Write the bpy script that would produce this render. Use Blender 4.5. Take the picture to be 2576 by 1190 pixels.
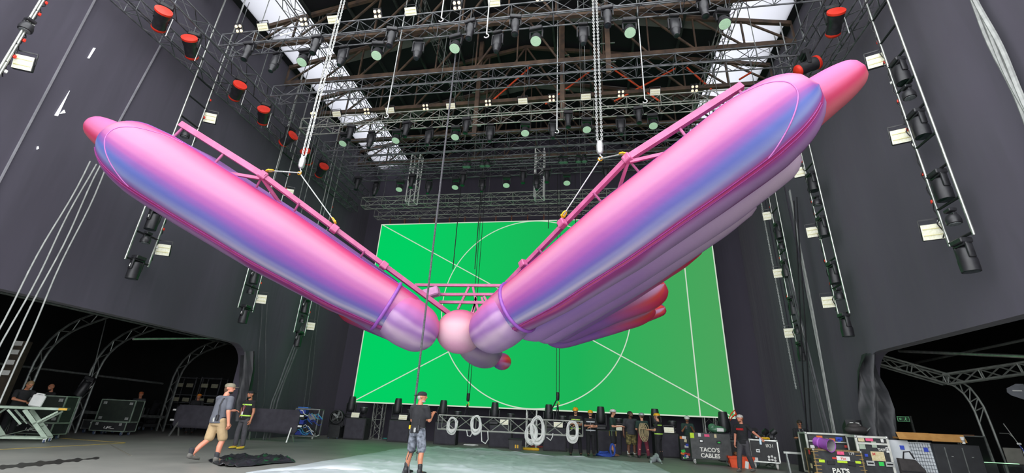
import bpy, math, random
import numpy as np
from mathutils import Vector, Matrix
random.seed(7); np.random.seed(7)
for o in list(bpy.data.objects): bpy.data.objects.remove(o)
S = bpy.context.scene; COL = S.collection
PI = math.pi

# ------------------------------------------------------------------ camera
FPX = 1136.0
CAM = np.array([0.0, 0.0, 1.25])
_z = np.array([132.0, 2797.0, -FPX]); _z /= np.linalg.norm(_z)
_x = -np.array([-6899.0, -135.0, -FPX]); _x -= _z*np.dot(_x, _z); _x /= np.linalg.norm(_x)
RW = np.array([_x, np.cross(_z, _x), _z])          # camera frame -> stage frame
cam = bpy.data.cameras.new('camera'); cam.sensor_width = 36; cam.sensor_fit = 'HORIZONTAL'
cam.lens = 36*FPX/2576; cam.clip_end = 300; cam.clip_start = .05
camo = bpy.data.objects.new('camera', cam); COL.objects.link(camo)
M4 = np.eye(4); M4[:3, :3] = RW; M4[:3, 3] = CAM
camo.matrix_world = Matrix(M4.tolist()); S.camera = camo
# ------------------------------------------------------------------ daylight
w = bpy.data.worlds.new('sky'); S.world = w; w.use_nodes = True
bg = w.node_tree.nodes['Background']; bg.inputs[0].default_value = (0.95, 0.975, 1.0, 1); bg.inputs[1].default_value = 1.0
S.view_settings.view_transform = 'Standard'; S.view_settings.look = 'None'
S.view_settings.exposure = 2.1; S.view_settings.gamma = 1.0; S.view_settings.use_curve_mapping = False

# ------------------------------------------------------------------ measuring the place
def at(px, py, X=None, Y=None, Z=None):
    "point of the stage seen at a photograph pixel on the plane X, Y or Z = const"
    d = RW @ np.array([px-1288.0, 595.0-py, -FPX])
    if Y is not None: t = (Y-CAM[1])/d[1]
    elif X is not None: t = (X-CAM[0])/d[0]
    else: t = (Z-CAM[2])/d[2]
    return CAM+d*t

# ------------------------------------------------------------------ materials
def lin(c):
    if isinstance(c, str):
        c = c.lstrip('#'); c = [int(c[i:i+2], 16)/255 for i in (0, 2, 4)]
        return tuple(x/12.92 if x <= .04045 else ((x+.055)/1.055)**2.4 for x in c)+(1,)
    return tuple(c)+(1,)
MATS = {}
def mat(name, col, rough=.6, metal=0, col2=None, scale=6.0, emit=None, es=1.0, bump=0, trans=0, coat=0, detail=3, alpha=1):
    if name in MATS: return MATS[name]
    m = bpy.data.materials.new(name); m.use_nodes = True
    nt = m.node_tree; b = nt.nodes['Principled BSDF']
    b.inputs['Roughness'].default_value = rough; b.inputs['Metallic'].default_value = metal
    c1 = lin(col); c2 = lin(col2) if col2 else tuple(min(1, x*1.18+.002) for x in c1[:3])+(1,)
    tc = nt.nodes.new('ShaderNodeTexCoord'); nz = nt.nodes.new('ShaderNodeTexNoise')
    nz.inputs['Scale'].default_value = scale; nz.inputs['Detail'].default_value = detail
    nt.links.new(tc.outputs['Object'], nz.inputs['Vector'])
    r = nt.nodes.new('ShaderNodeValToRGB'); r.color_ramp.elements[0].position = .35; r.color_ramp.elements[1].position = .68
    r.color_ramp.elements[0].color = c1; r.color_ramp.elements[1].color = c2
    nt.links.new(nz.outputs['Fac'], r.inputs['Fac']); nt.links.new(r.outputs['Color'], b.inputs['Base Color'])
    if emit:
        b.inputs['Emission Color'].default_value = lin(emit); b.inputs['Emission Strength'].default_value = es
    if bump:
        bp = nt.nodes.new('ShaderNodeBump'); bp.inputs['Strength'].default_value = bump; bp.inputs['Distance'].default_value = .05
        nt.links.new(nz.outputs['Fac'], bp.inputs['Height']); nt.links.new(bp.outputs['Normal'], b.inputs['Normal'])
    if trans: b.inputs['Transmission Weight'].default_value = trans
    if coat: b.inputs['Coat Weight'].default_value = coat
    if alpha < 1: b.inputs['Alpha'].default_value = alpha
    MATS[name] = m; return m

# ------------------------------------------------------------------ mesh building
def rotz(a): return Matrix.Rotation(a, 4, 'Z')
def frame(d, up=(0, 0, 1)):
    d = np.asarray(d, float); d = d/np.linalg.norm(d); up = np.asarray(up, float)
    if abs(np.dot(d, up)) > .98: up = np.array([0, 1.0, 0]) if abs(d[1]) < .9 else np.array([1.0, 0, 0])
    x = np.cross(up, d); x /= np.linalg.norm(x); y = np.cross(d, x)
    return x, y, d
class MB:
    def __init__(s): s.v = []; s.f = []; s.mi = []; s.m = 0
    def add(s, v, f):
        n = len(s.v); s.v.extend([tuple(map(float, p)) for p in v]); s.f.extend([tuple(i+n for i in q) for q in f]); s.mi.extend([s.m]*len(f)); return s
    def box(s, c, d, M=None, taper=1.0):
        x, y, z = d[0]/2, d[1]/2, d[2]/2; t = taper
        v = [(-x, -y, -z), (x, -y, -z), (x, y, -z), (-x, y, -z), (-x*t, -y*t, z), (x*t, -y*t, z), (x*t, y*t, z), (-x*t, y*t, z)]
        if M is not None: v = [tuple(M @ Vector(p)) for p in v]
        v = [(p[0]+c[0], p[1]+c[1], p[2]+c[2]) for p in v]
        return s.add(v, [(0, 3, 2, 1), (4, 5, 6, 7), (0, 1, 5, 4), (1, 2, 6, 5), (2, 3, 7, 6), (3, 0, 4, 7)])
    def rbox(s, c, d, r=.02, M=None):
        "box with chamfered edges"
        x, y, z = d[0]/2, d[1]/2, d[2]/2; r = min(r, x*.9, y*.9, z*.9)
        v = []; idx = {}
        for sx in (-1, 1):
            for sy in (-1, 1):
                for sz in (-1, 1):
                    idx[sx, sy, sz] = len(v)
                    v += [(sx*x, sy*(y-r), sz*(z-r)), (sx*(x-r), sy*y, sz*(z-r)), (sx*(x-r), sy*(y-r), sz*z)]
        f = []
        def q(*l): f.append(tuple(l))
        for a in (-1, 1):
            L = [idx[a, b, c_] for b, c_ in ((-1, -1), (1, -1), (1, 1), (-1, 1))]; q(*(L if a > 0 else L[::-1]))
            L = [idx[b, a, c_]+1 for b, c_ in ((-1, -1), (-1, 1), (1, 1), (1, -1))]; q(*(L if a > 0 else L[::-1]))
            L = [idx[b, c_, a]+2 for b, c_ in ((-1, -1), (1, -1), (1, 1), (-1, 1))]; q(*(L if a > 0 else L[::-1]))
        for a in (-1, 1):
            for b in (-1, 1):
                L = [idx[a, b, -1], idx[a, b, 1], idx[a, b, 1]+1, idx[a, b, -1]+1]; q(*(L[::-1] if a*b > 0 else L))
                L = [idx[a, -1, b], idx[a, 1, b], idx[a, 1, b]+2, idx[a, -1, b]+2]; q(*(L if a*b > 0 else L[::-1]))
                L = [idx[-1, a, b]+1, idx[1, a, b]+1, idx[1, a, b]+2, idx[-1, a, b]+2]; q(*(L[::-1] if a*b > 0 else L))
                for c_ in (-1, 1):
                    i = idx[a, b, c_]; L = [i, i+1, i+2]; q(*(L if a*b*c_ > 0 else L[::-1]))
        if M is not None: v = [tuple(M @ Vector(p)) for p in v]
        return s.add([(p[0]+c[0], p[1]+c[1], p[2]+c[2]) for p in v], f)
    def ring(s, c, x, y, rx, ry, n):
        a = [2*PI*i/n for i in range(n)]
        return [tuple(c+x*rx*math.cos(t)+y*ry*math.sin(t)) for t in a]
    def cyl(s, p0, p1, r0, r1=None, n=8, caps=True):
        r1 = r0 if r1 is None else r1; p0 = np.asarray(p0, float); p1 = np.asarray(p1, float)
        x, y, d = frame(p1-p0)
        v = s.ring(p0, x, y, r0, r0, n)+s.ring(p1, x, y, r1, r1, n)
        f = [(i, (i+1) % n, n+(i+1) % n, n+i) for i in range(n)]
        if caps: f += [tuple(range(n))[::-1], tuple(range(n, 2*n))]
        return s.add(v, f)
    def bar(s, p0, p1, w, h=None, up=(0, 0, 1)):
        h = h or w; p0 = np.asarray(p0, float); p1 = np.asarray(p1, float)
        x, y, d = frame(p1-p0, up); v = []
        for p in (p0, p1):
            v += [p-x*w/2-y*h/2, p+x*w/2-y*h/2, p+x*w/2+y*h/2, p-x*w/2+y*h/2]
        return s.add(v, [(3, 2, 1, 0), (4, 5, 6, 7), (0, 1, 5, 4), (1, 2, 6, 5), (2, 3, 7, 6), (3, 0, 4, 7)])
    def tube(s, pts, r, n=6, closed=False, caps=True):
        P = [np.asarray(p, float) for p in pts]; m = len(P); v = []
        rr = r if hasattr(r, '__len__') else [r]*m; px = None
        for i in range(m):
            a = P[(i-1) % m] if (i > 0 or closed) else P[i]; b = P[(i+1) % m] if (i < m-1 or closed) else P[i]
            d = b-a; d = d/(np.linalg.norm(d)+1e-9)
            if px is None: x, y, _ = frame(d)
            else:
                x = px-d*np.dot(px, d); x /= (np.linalg.norm(x)+1e-9); y = np.cross(d, x)
            px = x; v += s.ring(P[i], x, y, rr[i], rr[i], n)
        f = []
        for i in range(m if closed else m-1):
            a = i*n; b = ((i+1) % m)*n
            f += [(a+k, a+(k+1) % n, b+(k+1) % n, b+k) for k in range(n)]
        if caps and not closed: f += [tuple(range(n))[::-1], tuple(range((m-1)*n, m*n))]
        return s.add(v, f)
    def lathe(s, prof, n=16, M=None, c=(0, 0, 0)):
        v = []; m = len(prof)
        for r, z in prof:
            for k in range(n): v.append((r*math.cos(2*PI*k/n), r*math.sin(2*PI*k/n), z))
        f = []
        for i in range(m-1):
            f += [(i*n+k, i*n+(k+1) % n, (i+1)*n+(k+1) % n, (i+1)*n+k) for k in range(n)]
        if prof[0][0] > 1e-4: f.append(tuple(range(n))[::-1])
        if prof[-1][0] > 1e-4: f.append(tuple(range((m-1)*n, m*n)))
        if M is not None: v = [tuple(M @ Vector(p)) for p in v]
        return s.add([(p[0]+c[0], p[1]+c[1], p[2]+c[2]) for p in v], f)
    def ell(s, c, r, M=None, nu=12, nv=8):
        prof = [(max(1e-5, math.sin(PI*i/nv)), -math.cos(PI*i/nv)) for i in range(nv+1)]
        D = Matrix.Diagonal((r[0], r[1], r[2], 1)); D = (M @ D) if M is not None else D
        return s.lathe(prof, nu, D, c)
    def poly(s, pts, h, axis='Z', c=(0, 0, 0)):
        "closed 2D outline extruded by h"
        n = len(pts)
        def P(a, b, t):
            return {'Z': (a, b, t), 'Y': (a, t, b), 'X': (t, a, b)}[axis]
        v = [P(a, b, 0) for a, b in pts]+[P(a, b, h) for a, b in pts]
        v = [(p[0]+c[0], p[1]+c[1], p[2]+c[2]) for p in v]
        return s.add(v, [tuple(range(n))[::-1], tuple(range(n, 2*n))]+[(i, (i+1) % n, n+(i+1) % n, n+i) for i in range(n)])
    def build(s, name, mt, parent=None, smooth=False, world=False, fix=False):
        me = bpy.data.meshes.new(name); v = s.v
        if world and parent is not None:
            I = MW[parent.name].inverted(); v = [tuple(I @ Vector(p)) for p in v]
        me.from_pydata(v, [], s.f)
        if fix:
            import bmesh
            bm = bmesh.new(); bm.from_mesh(me); bmesh.ops.recalc_face_normals(bm, faces=bm.faces); bm.to_mesh(me); bm.free()
        for q in (mt if isinstance(mt, (list, tuple)) else [mt]): me.materials.append(q)
        if isinstance(mt, (list, tuple)): me.polygons.foreach_set('material_index', s.mi)
        if smooth:
            me.polygons.foreach_set('use_smooth', [True]*len(me.polygons))
            if smooth != 2: me.set_sharp_from_angle(angle=math.radians(48))
        o = bpy.data.objects.new(name, me); COL.objects.link(o)
        if parent is not None: o.parent = parent; MW[o.name] = MW[parent.name]
        else: MW[o.name] = Matrix.Identity(4)
        return o
MW = {}
def tag(o, label=None, cat=None, group=None, kind=None):
    if label: o['label'] = label
    if cat: o['category'] = cat
    if group: o['group'] = group
    if kind: o['kind'] = kind
    return o
def thing(name, label, cat, loc=(0, 0, 0), rz=0, group=None, M=None):
    o = bpy.data.objects.new(name, None); o.empty_display_size = .1; COL.objects.link(o)
    m = M if M is not None else Matrix.Translation(Vector([float(q) for q in loc])) @ rotz(rz)
    o.matrix_world = m; MW[o.name] = m.copy()
    return tag(o, label, cat, group)
def dup(root, label, M=None, loc=None, rz=0, group=None):
    r = root.copy(); COL.objects.link(r)
    m = M if M is not None else Matrix.Translation(Vector([float(q) for q in loc])) @ rotz(rz)
    r.matrix_world = m; MW[r.name] = m.copy(); r['label'] = label
    if group: r['group'] = group
    for ch in list(root.children):
        c = ch.copy(); COL.objects.link(c); c.parent = r; MW[c.name] = m.copy()
        for g in list(ch.children):
            d = g.copy(); COL.objects.link(d); d.parent = c; MW[d.name] = m.copy()
    return r
def struct(o): o['kind'] = 'structure'; return o
ORD = ['first', 'second', 'third', 'fourth', 'fifth', 'sixth', 'seventh', 'eighth', 'ninth', 'tenth', 'eleventh', 'twelfth', 'thirteenth', 'fourteenth', 'fifteenth', 'sixteenth', 'seventeenth', 'eighteenth', 'nineteenth', 'twentieth']
TMP = bpy.data.scenes.new('scratch')          # emptied and removed at the end
def scratch_depsgraph():
    with bpy.context.temp_override(scene=TMP, view_layer=TMP.view_layers[0]): return bpy.context.evaluated_depsgraph_get()
def text_mesh(txt, size, bold=0):
    c = bpy.data.curves.new('lettering', 'FONT'); c.body = txt; c.size = size; c.extrude = .002; c.align_x = 'CENTER'; c.align_y = 'CENTER'; c.offset = bold; c.resolution_u = 3
    o = bpy.data.objects.new('lettering', c); TMP.collection.objects.link(o)
    dg = scratch_depsgraph(); me = bpy.data.meshes.new_from_object(o.evaluated_get(dg))
    bpy.data.objects.remove(o); bpy.data.curves.remove(c); me.name = 'lettering'; return me
def lettering(parent, txt, size, mt, M, bold=0, name='lettering', label=None):
    me = text_mesh(txt, size, bold); me.materials.clear(); me.materials.append(mt); me.transform(M)
    o = bpy.data.objects.new(name, me); COL.objects.link(o); o.parent = parent; MW[o.name] = MW[parent.name]
    if label: o['label'] = label
    return o
FACE = Matrix.Rotation(PI/2, 4, 'X')          # text lying in XY -> standing, facing -Y

# shared materials
m_black = mat('black_metal', '#17171a', .5, .2, '#242428', 12)
m_blackpl = mat('black_plastic', '#1d1d20', .45, 0, '#29292d', 10)
m_truss = mat('black_truss_tube', '#4b4d50', .4, .3, '#74767a', 5)
m_alu = mat('aluminium_tube', '#a8aba6', .35, .8, '#c9cbc6', 8)
m_greytube = mat('grey_steel_tube', '#6d716f', .45, .6, '#8d918e', 8)
m_steel = mat('galvanised_steel', '#b4b6b4', .4, .7, '#d6d8d6', 30)
m_cloth = mat('black_drape_cloth', '#1c1b20', .95, 0, '#26242b', 1.2)
m_cover = mat('charcoal_cover_cloth', '#37353d', .9, 0, '#413f47', 4)
m_white = mat('white_paint', '#dcdcd8', .5, 0, '#ecece8', 8)
m_whitecab = mat('white_cable_jacket', '#d8dad6', .5, 0, '#e8e8e4', 8)
m_blackcab = mat('black_cable_jacket', '#151518', .5, 0, '#222226', 8)
m_rust = mat('rusty_steel', '#473b34', .75, .1, '#6a5443', 3)
m_red = mat('red_cap', '#e02c18', .5, 0, '#f03a22', 6)
m_orange = mat('orange_strap', '#e0481c', .6, 0, '#f05a28', 6)
m_yellow = mat('yellow_paint', '#d9a512', .45, 0, '#e8b81c', 6)
m_dkcase = mat('case_laminate_black', '#222325', .55, 0, '#2c2d2f', 9)
# ------------------------------------------------------------------ the setting
XL, XR, YB = -14.6, 8.75, 26.0          # side drapes and back drape
m_floor = mat('dark_stage_deck', '#7d7d78', .45, 0, '#8d8c86', .9, bump=.06, detail=8)
b = MB(); b.box((-3, 12.2, -.15), (52, 34, .3)); floor = struct(b.build('floor', m_floor))
b = MB(); b.box((-3, -22, -1.75), (120, 60, .3)); struct(b.build('ground', mat('pale_bounce_ground', '#8d8b86', .9, 0, '#a09e98', .5)))  # unseen ground before the stage, added to reflect light up

def drape_material():
    m = bpy.data.materials.new('wall_drape_cloth'); m.use_nodes = True; nt = m.node_tree; b = nt.nodes['Principled BSDF']
    b.inputs['Roughness'].default_value = .92; b.inputs['Sheen Weight'].default_value = .15
    tc = nt.nodes.new('ShaderNodeTexCoord'); mp = nt.nodes.new('ShaderNodeMapping'); mp.inputs['Scale'].default_value = (.5, .5, .09)
    nz = nt.nodes.new('ShaderNodeTexNoise'); nz.inputs['Scale'].default_value = 1.0; nz.inputs['Detail'].default_value = 4
    r = nt.nodes.new('ShaderNodeValToRGB'); e = r.color_ramp.elements
    e[0].position = .3; e[1].position = .72; e[0].color = lin('#3f3b47'); e[1].color = lin('#4d4956')
    nt.links.new(tc.outputs['Object'], mp.inputs[0]); nt.links.new(mp.outputs[0], nz.inputs['Vector']); nt.links.new(nz.outputs['Fac'], r.inputs['Fac']); nt.links.new(r.outputs[0], b.inputs['Base Color'])
    bp = nt.nodes.new('ShaderNodeBump'); bp.inputs['Strength'].default_value = .5; bp.inputs['Distance'].default_value = .35
    nt.links.new(nz.outputs['Fac'], bp.inputs['Height']); nt.links.new(bp.outputs[0], b.inputs['Normal'])
    return m
m_drape = drape_material()
def arc(cx, cy, r, a0, a1, n): return [(cx+r*math.cos(a0+(a1-a0)*i/n), cy+r*math.sin(a0+(a1-a0)*i/n)) for i in range(n+1)]
def side_wall(name, x, out, yo, zo):
    "drape with an opening from the front edge to yo, head at zo"
    # outline in (Y, Z)
    r = .9
    pts = [(4.2, zo)]+arc(yo-r, zo-r, r, PI/2, 0, 8)+[(yo, 0), (YB, 0), (YB, 18.2), (4.2, 18.2)]
    b = MB(); b.poly(pts, out*.35, 'X', (x, 0, 0)); o = struct(b.build(name, m_drape, fix=True)); return o
YOL, ZOL = 18.0, 3.75; YOR, ZOR = 16.6, 3.7
wl = side_wall('wall_left', XL, -1, YOL, ZOL); wr = side_wall('wall_right', XR, 1, YOR, ZOR)
b = MB(); b.box(((XL+XR)/2, YB+.15, 9.9), (XR-XL+1, .3, 19.8)); wb = struct(b.build('wall_back', m_drape))
# sloping soffits behind the opening heads
for k, (x0, sg, yo, zo) in enumerate(((XL-.35, -1, YOL, ZOL), (XR+.35, 1, YOR, ZOR))):
    b = MB(); b.add([(x0, 4.2, zo), (x0, yo, zo), (x0+sg*2.4, yo, zo+1.0), (x0+sg*2.4, 4.2, zo+1.0), (x0, 4.2, zo+.1), (x0, yo, zo+.1), (x0+sg*2.4, yo, zo+1.1), (x0+sg*2.4, 4.2, zo+1.1)], [(0, 1, 2, 3), (7, 6, 5, 4), (0, 4, 5, 1), (1, 5, 6, 2), (2, 6, 7, 3), (3, 7, 4, 0)])
    struct(b.build(f'trim_{k+1}', mat('soffit_cloth', '#1b1a1e', .95, 0, '#232227', 1.2), fix=True))
# side rooms behind the openings
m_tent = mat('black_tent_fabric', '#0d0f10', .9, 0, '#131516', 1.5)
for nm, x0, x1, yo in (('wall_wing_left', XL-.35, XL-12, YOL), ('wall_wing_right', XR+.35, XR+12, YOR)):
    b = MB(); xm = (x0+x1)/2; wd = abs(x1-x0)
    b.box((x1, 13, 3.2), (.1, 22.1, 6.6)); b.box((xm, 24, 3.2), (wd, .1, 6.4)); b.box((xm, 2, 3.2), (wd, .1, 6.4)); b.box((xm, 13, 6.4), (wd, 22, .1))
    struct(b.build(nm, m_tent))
# roof: dark sheets with a shallow gable, pale translucent strips near the eaves
RZ0, RZ1, XC = 17.2, 19.6, (XL+XR)/2
def roof_z(x): return RZ1-(RZ1-RZ0)*abs(x-XC)/(XR-XC)
m_roof = mat('dark_roof_sheet', '#15181b', .8, 0, '#1d2124', .7)
m_skyl = mat('translucent_roof_sheet', '#9a9aa0', .6, 0, '#aaaab0', .6, trans=0)
ntt = m_skyl.node_tree; _b = ntt.nodes['Principled BSDF']; _tr = ntt.nodes.new('ShaderNodeBsdfTranslucent'); _tr.inputs[0].default_value = (.75, .75, .78, 1)
_mx = ntt.nodes.new('ShaderNodeMixShader'); _mx.inputs[0].default_value = .65
ntt.links.new(_b.outputs[0], _mx.inputs[1]); ntt.links.new(_tr.outputs[0], _mx.inputs[2]); ntt.links.new(_mx.outputs[0], ntt.nodes['Material Output'].inputs['Surface'])
def roof_strip(mb, xa, xb, y0, y1, dz=0):
    za, zb = roof_z(xa)+dz, roof_z(xb)+dz
    mb.add([(xa, y0, za), (xb, y0, zb), (xb, y1, zb), (xa, y1, za), (xa, y0, za+.06), (xb, y0, zb+.06), (xb, y1, zb+.06), (xa, y1, za+.06)],
           [(0, 1, 2, 3), (7, 6, 5, 4), (0, 4, 5, 1), (1, 5, 6, 2), (2, 6, 7, 3), (3, 7, 4, 0)])
SK = 2.3
b = MB()
for xa, xb in ((XL+.3+SK, XC), (XC, XR-.3-SK)): roof_strip(b, xa, xb, 8, YB+.3)  # unseen front edge set back to let in more daylight
roof_strip(b, XL-.4, XL+.3, 8, YB+.3); roof_strip(b, XR-.3, XR+.4, 8, YB+.3)
ceiling = struct(b.build('ceiling', m_roof))
for side, xa, xb in ((0, XL+.3, XL+.3+SK), (1, XR-.3-SK, XR-.3)):
    y = 8.0
    while y < YB-.5:
        b = MB(); roof_strip(b, xa, xb, y, min(y+2.9, YB), .0); o = b.build('skylight_panel', m_skyl, ceiling); y += 3.0
# pale translucent bands across the gable
for y in (15.6, 20.6):
    for xa, xb in ((XL+.3+SK, XC), (XC, XR-.3-SK)):
        b = MB(); roof_strip(b, xa, xb, y, y+.7, -.08); b.build('roof_band', mat('grey_roof_band', '#7f7d7b', .7, 0, '#8f8d8a', 2), ceiling)
# rusty roof girders across, purlins along
for i, y in enumerate((8.2, 10.6, 13.2, 15.6, 18.0, 20.6, 23.2)):
    t = thing('roof_girder', f'rusty steel roof girder under the dark roof, {ORD[i]} from the front', 'girder', (XC, y, RZ0-1.3), 0, 'rusty roof girders')
    xa, xb = XL+.2, XR-.2; zb = RZ0-1.2
    b = MB(); b.bar((xa, y, zb), (xb, y, zb), .16, .2); b.build('bottom_chord', m_rust, t, world=True)
    for sx in (-1, 1):
        b = MB(); b.bar((XC, y, RZ1-.2), (XC+sx*(XR-XC-.2), y, RZ0-.2), .14, .18); b.build('top_chord', m_rust, t, world=True)
    n = 12
    for k in range(n+1):
        x = xa+(xb-xa)*k/n; b = MB()
        b.bar((x, y, zb), (x, y, roof_z(x)-.2), .06, .08)
        if k < n:
            x2 = xa+(xb-xa)*(k+1)/n
            if k < n//2: b.bar((x, y, zb), (x2, y, roof_z(x2)-.2), .06, .08)
            else: b.bar((x2, y, zb), (x, y, roof_z(x)-.2), .06, .08)
        b.build('web', m_rust, t, world=True)
m_purlin = mat('dark_green_purlin', '#2b302f', .6, .3, '#4a504d', 2)
xs = [XL+.3+SK+.1, -10.2, -8.2, -6.2, -4.4, -1.4, .4, 2.4, 4.4, XR-.3-SK-.1]
for i, x in enumerate(xs):
    b = MB(); b.bar((x, 8, roof_z(x)-.25), (x, YB, roof_z(x)-.25), .1, .16)
    tag(b.build('roof_purlin', m_purlin), f'dark steel purlin running upstage under the roof, {ORD[i]} from left', 'purlin', 'roof purlins')
# red diagonal bracing rods in the roof
rb = [((1240, 252), (1345, 160)), ((1372, 262), (1495, 172)), ((1530, 165), (1660, 255)), ((1545, 255), (1700, 172)), ((1728, 170), (1790, 225)), ((1860, 200), (1890, 182))]
for i, (p, q) in enumerate(rb):
    b = MB(); b.cyl(at(*p, Y=18.0), at(*q, Y=18.0), .045, n=6)
    tag(b.build('bracing_rod', m_orange), f'orange red diagonal bracing rod in the roof, {ORD[i]} from left', 'rod', 'orange roof bracing')
# seams and daylight slits on the left drape
m_seam = mat('grey_drape_seam', '#77767c', .9, 0, '#85848a', 3)
for (p, q, w_) in (((238, 0), (0, 452), .07), ((405, 112), (296, 312), .07)):
    a, c = at(*p, X=XL+.02), at(*q, X=XL+.02); a, c = (a+(a-c)*.5, c-(a-c)*.3) if p[1] == 0 else (a, c)
    b = MB(); b.bar(a, c, .03, w_, up=(1, 0, 0)); b.build('seam', m_seam, wl)
m_slit = mat('daylight_slit', '#e8ecee', .8, 0, '#e8ecee', 3, emit='#e8ecee', es=.35)
for pts in ([(138, 290), (146, 292), (176, 228)], [(221, 146), (225, 147), (241, 121), (236, 120)], [(93, 376), (98, 374), (97, 368), (94, 369)], [(151, 286), (165, 284), (162, 276)]):
    P = [at(*p, X=XL+.025) for p in pts]; n = len(P); b = MB()
    b.add([tuple(p) for p in P]+[(p[0]-.02, p[1], p[2]) for p in P], [tuple(range(n)), tuple(range(n, 2*n))[::-1]]+[(i, n+i, n+(i+1) % n, (i+1) % n) for i in range(n)])
    b.build('daylight_slit', m_slit, wl, fix=True)
# hem tube of the right drape seam
for x, y in ((XR-.02, 19.4), (XR-.02, 21.6)):
    b = MB(); b.bar((x, y, 0), (x, y, 17), .03, .04, up=(1, 0, 0)); b.build('seam', mat('drape_fold', '#3b3842', .9), wr)

# ------------------------------------------------------------------ green LED screen
SX0, SX1, SZ0, SZ1, SY = -12.52, 6.68, 1.75, 12.12, 24.0
def screen_material():
    m = bpy.data.materials.new('led_screen_test_pattern'); m.use_nodes = True; nt = m.node_tree; N = nt.nodes; Lk = nt.links
    b = N['Principled BSDF']; b.inputs['Roughness'].default_value = .9; b.inputs['Specular IOR Level'].default_value = 0; b.inputs['Base Color'].default_value = (.001, .001, .001, 1)
    tc = N.new('ShaderNodeTexCoord'); sp = N.new('ShaderNodeSeparateXYZ'); Lk.new(tc.outputs['Object'], sp.inputs[0])
    def mth(op, a, c=None, cl=False):
        n = N.new('ShaderNodeMath'); n.operation = op; n.use_clamp = cl
        for i, q in enumerate((a, c)):
            if q is None: continue
            if isinstance(q, (int, float)): n.inputs[i].default_value = q
            else: Lk.new(q, n.inputs[i])
        return n.outputs[0]
    W2, H2 = (SX1-SX0)/2, (SZ1-SZ0)/2; X, Zc = sp.outputs[0], sp.outputs[2]
    L = math.hypot(W2, H2); hw = .027
    def band(d, h=hw): return mth('LESS_THAN', mth('ABSOLUTE', d), h)
    d1 = mth('DIVIDE', mth('SUBTRACT', mth('MULTIPLY', X, H2), mth('MULTIPLY', Zc, W2)), L)
    d2 = mth('DIVIDE', mth('ADD', mth('MULTIPLY', X, H2), mth('MULTIPLY', Zc, W2)), L)
    rad = mth('SUBTRACT', mth('SQRT', mth('ADD', mth('MULTIPLY', X, X), mth('MULTIPLY', Zc, Zc))), H2-.05)
    ex = mth('SUBTRACT', mth('ABSOLUTE', X), W2-.03); ez = mth('SUBTRACT', mth('ABSOLUTE', Zc), H2-.03)
    m1 = band(d1)
    for q in (band(d2), band(rad), band(ex, .03), band(ez, .03), band(mth('SUBTRACT', X, W2-1.55), .03)): m1 = mth('MAXIMUM', m1, q)
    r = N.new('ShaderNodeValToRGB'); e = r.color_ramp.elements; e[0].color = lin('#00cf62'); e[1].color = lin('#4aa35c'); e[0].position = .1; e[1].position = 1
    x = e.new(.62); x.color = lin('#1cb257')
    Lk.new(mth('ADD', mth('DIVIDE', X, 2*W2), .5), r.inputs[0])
    mx = N.new('ShaderNodeMix'); mx.data_type = 'RGBA'; Lk.new(m1, mx.inputs[0]); Lk.new(r.outputs[0], mx.inputs[6]); mx.inputs[7].default_value = lin('#c8d8c4')
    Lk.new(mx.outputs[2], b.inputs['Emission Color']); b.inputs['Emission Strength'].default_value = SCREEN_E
    return m
SCREEN_E = .235
t = thing('led_screen', 'large green LED wall with white circle and diagonal lines', 'screen', ((SX0+SX1)/2, SY, SZ0))
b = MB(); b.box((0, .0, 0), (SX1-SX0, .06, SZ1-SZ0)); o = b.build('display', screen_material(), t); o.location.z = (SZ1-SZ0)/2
b = MB(); b.box((0, .14, (SZ1-SZ0)/2), (SX1-SX0-.1, .2, SZ1-SZ0-.1)); b.build('cabinet_backing', m_black, t)
for k in range(20):
    x = -(SX1-SX0)/2+.5+k*(SX1-SX0-1)/19
    b = MB(); b.box((x, .1, SZ1-SZ0+.2), (.05, .06, .44)); b.box((x, .06, SZ1-SZ0+.22), (.09, .1, .05)); b.build('hanging_bracket', mat('copper_bracket', '#7a4a34', .5, .3), t)
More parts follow.
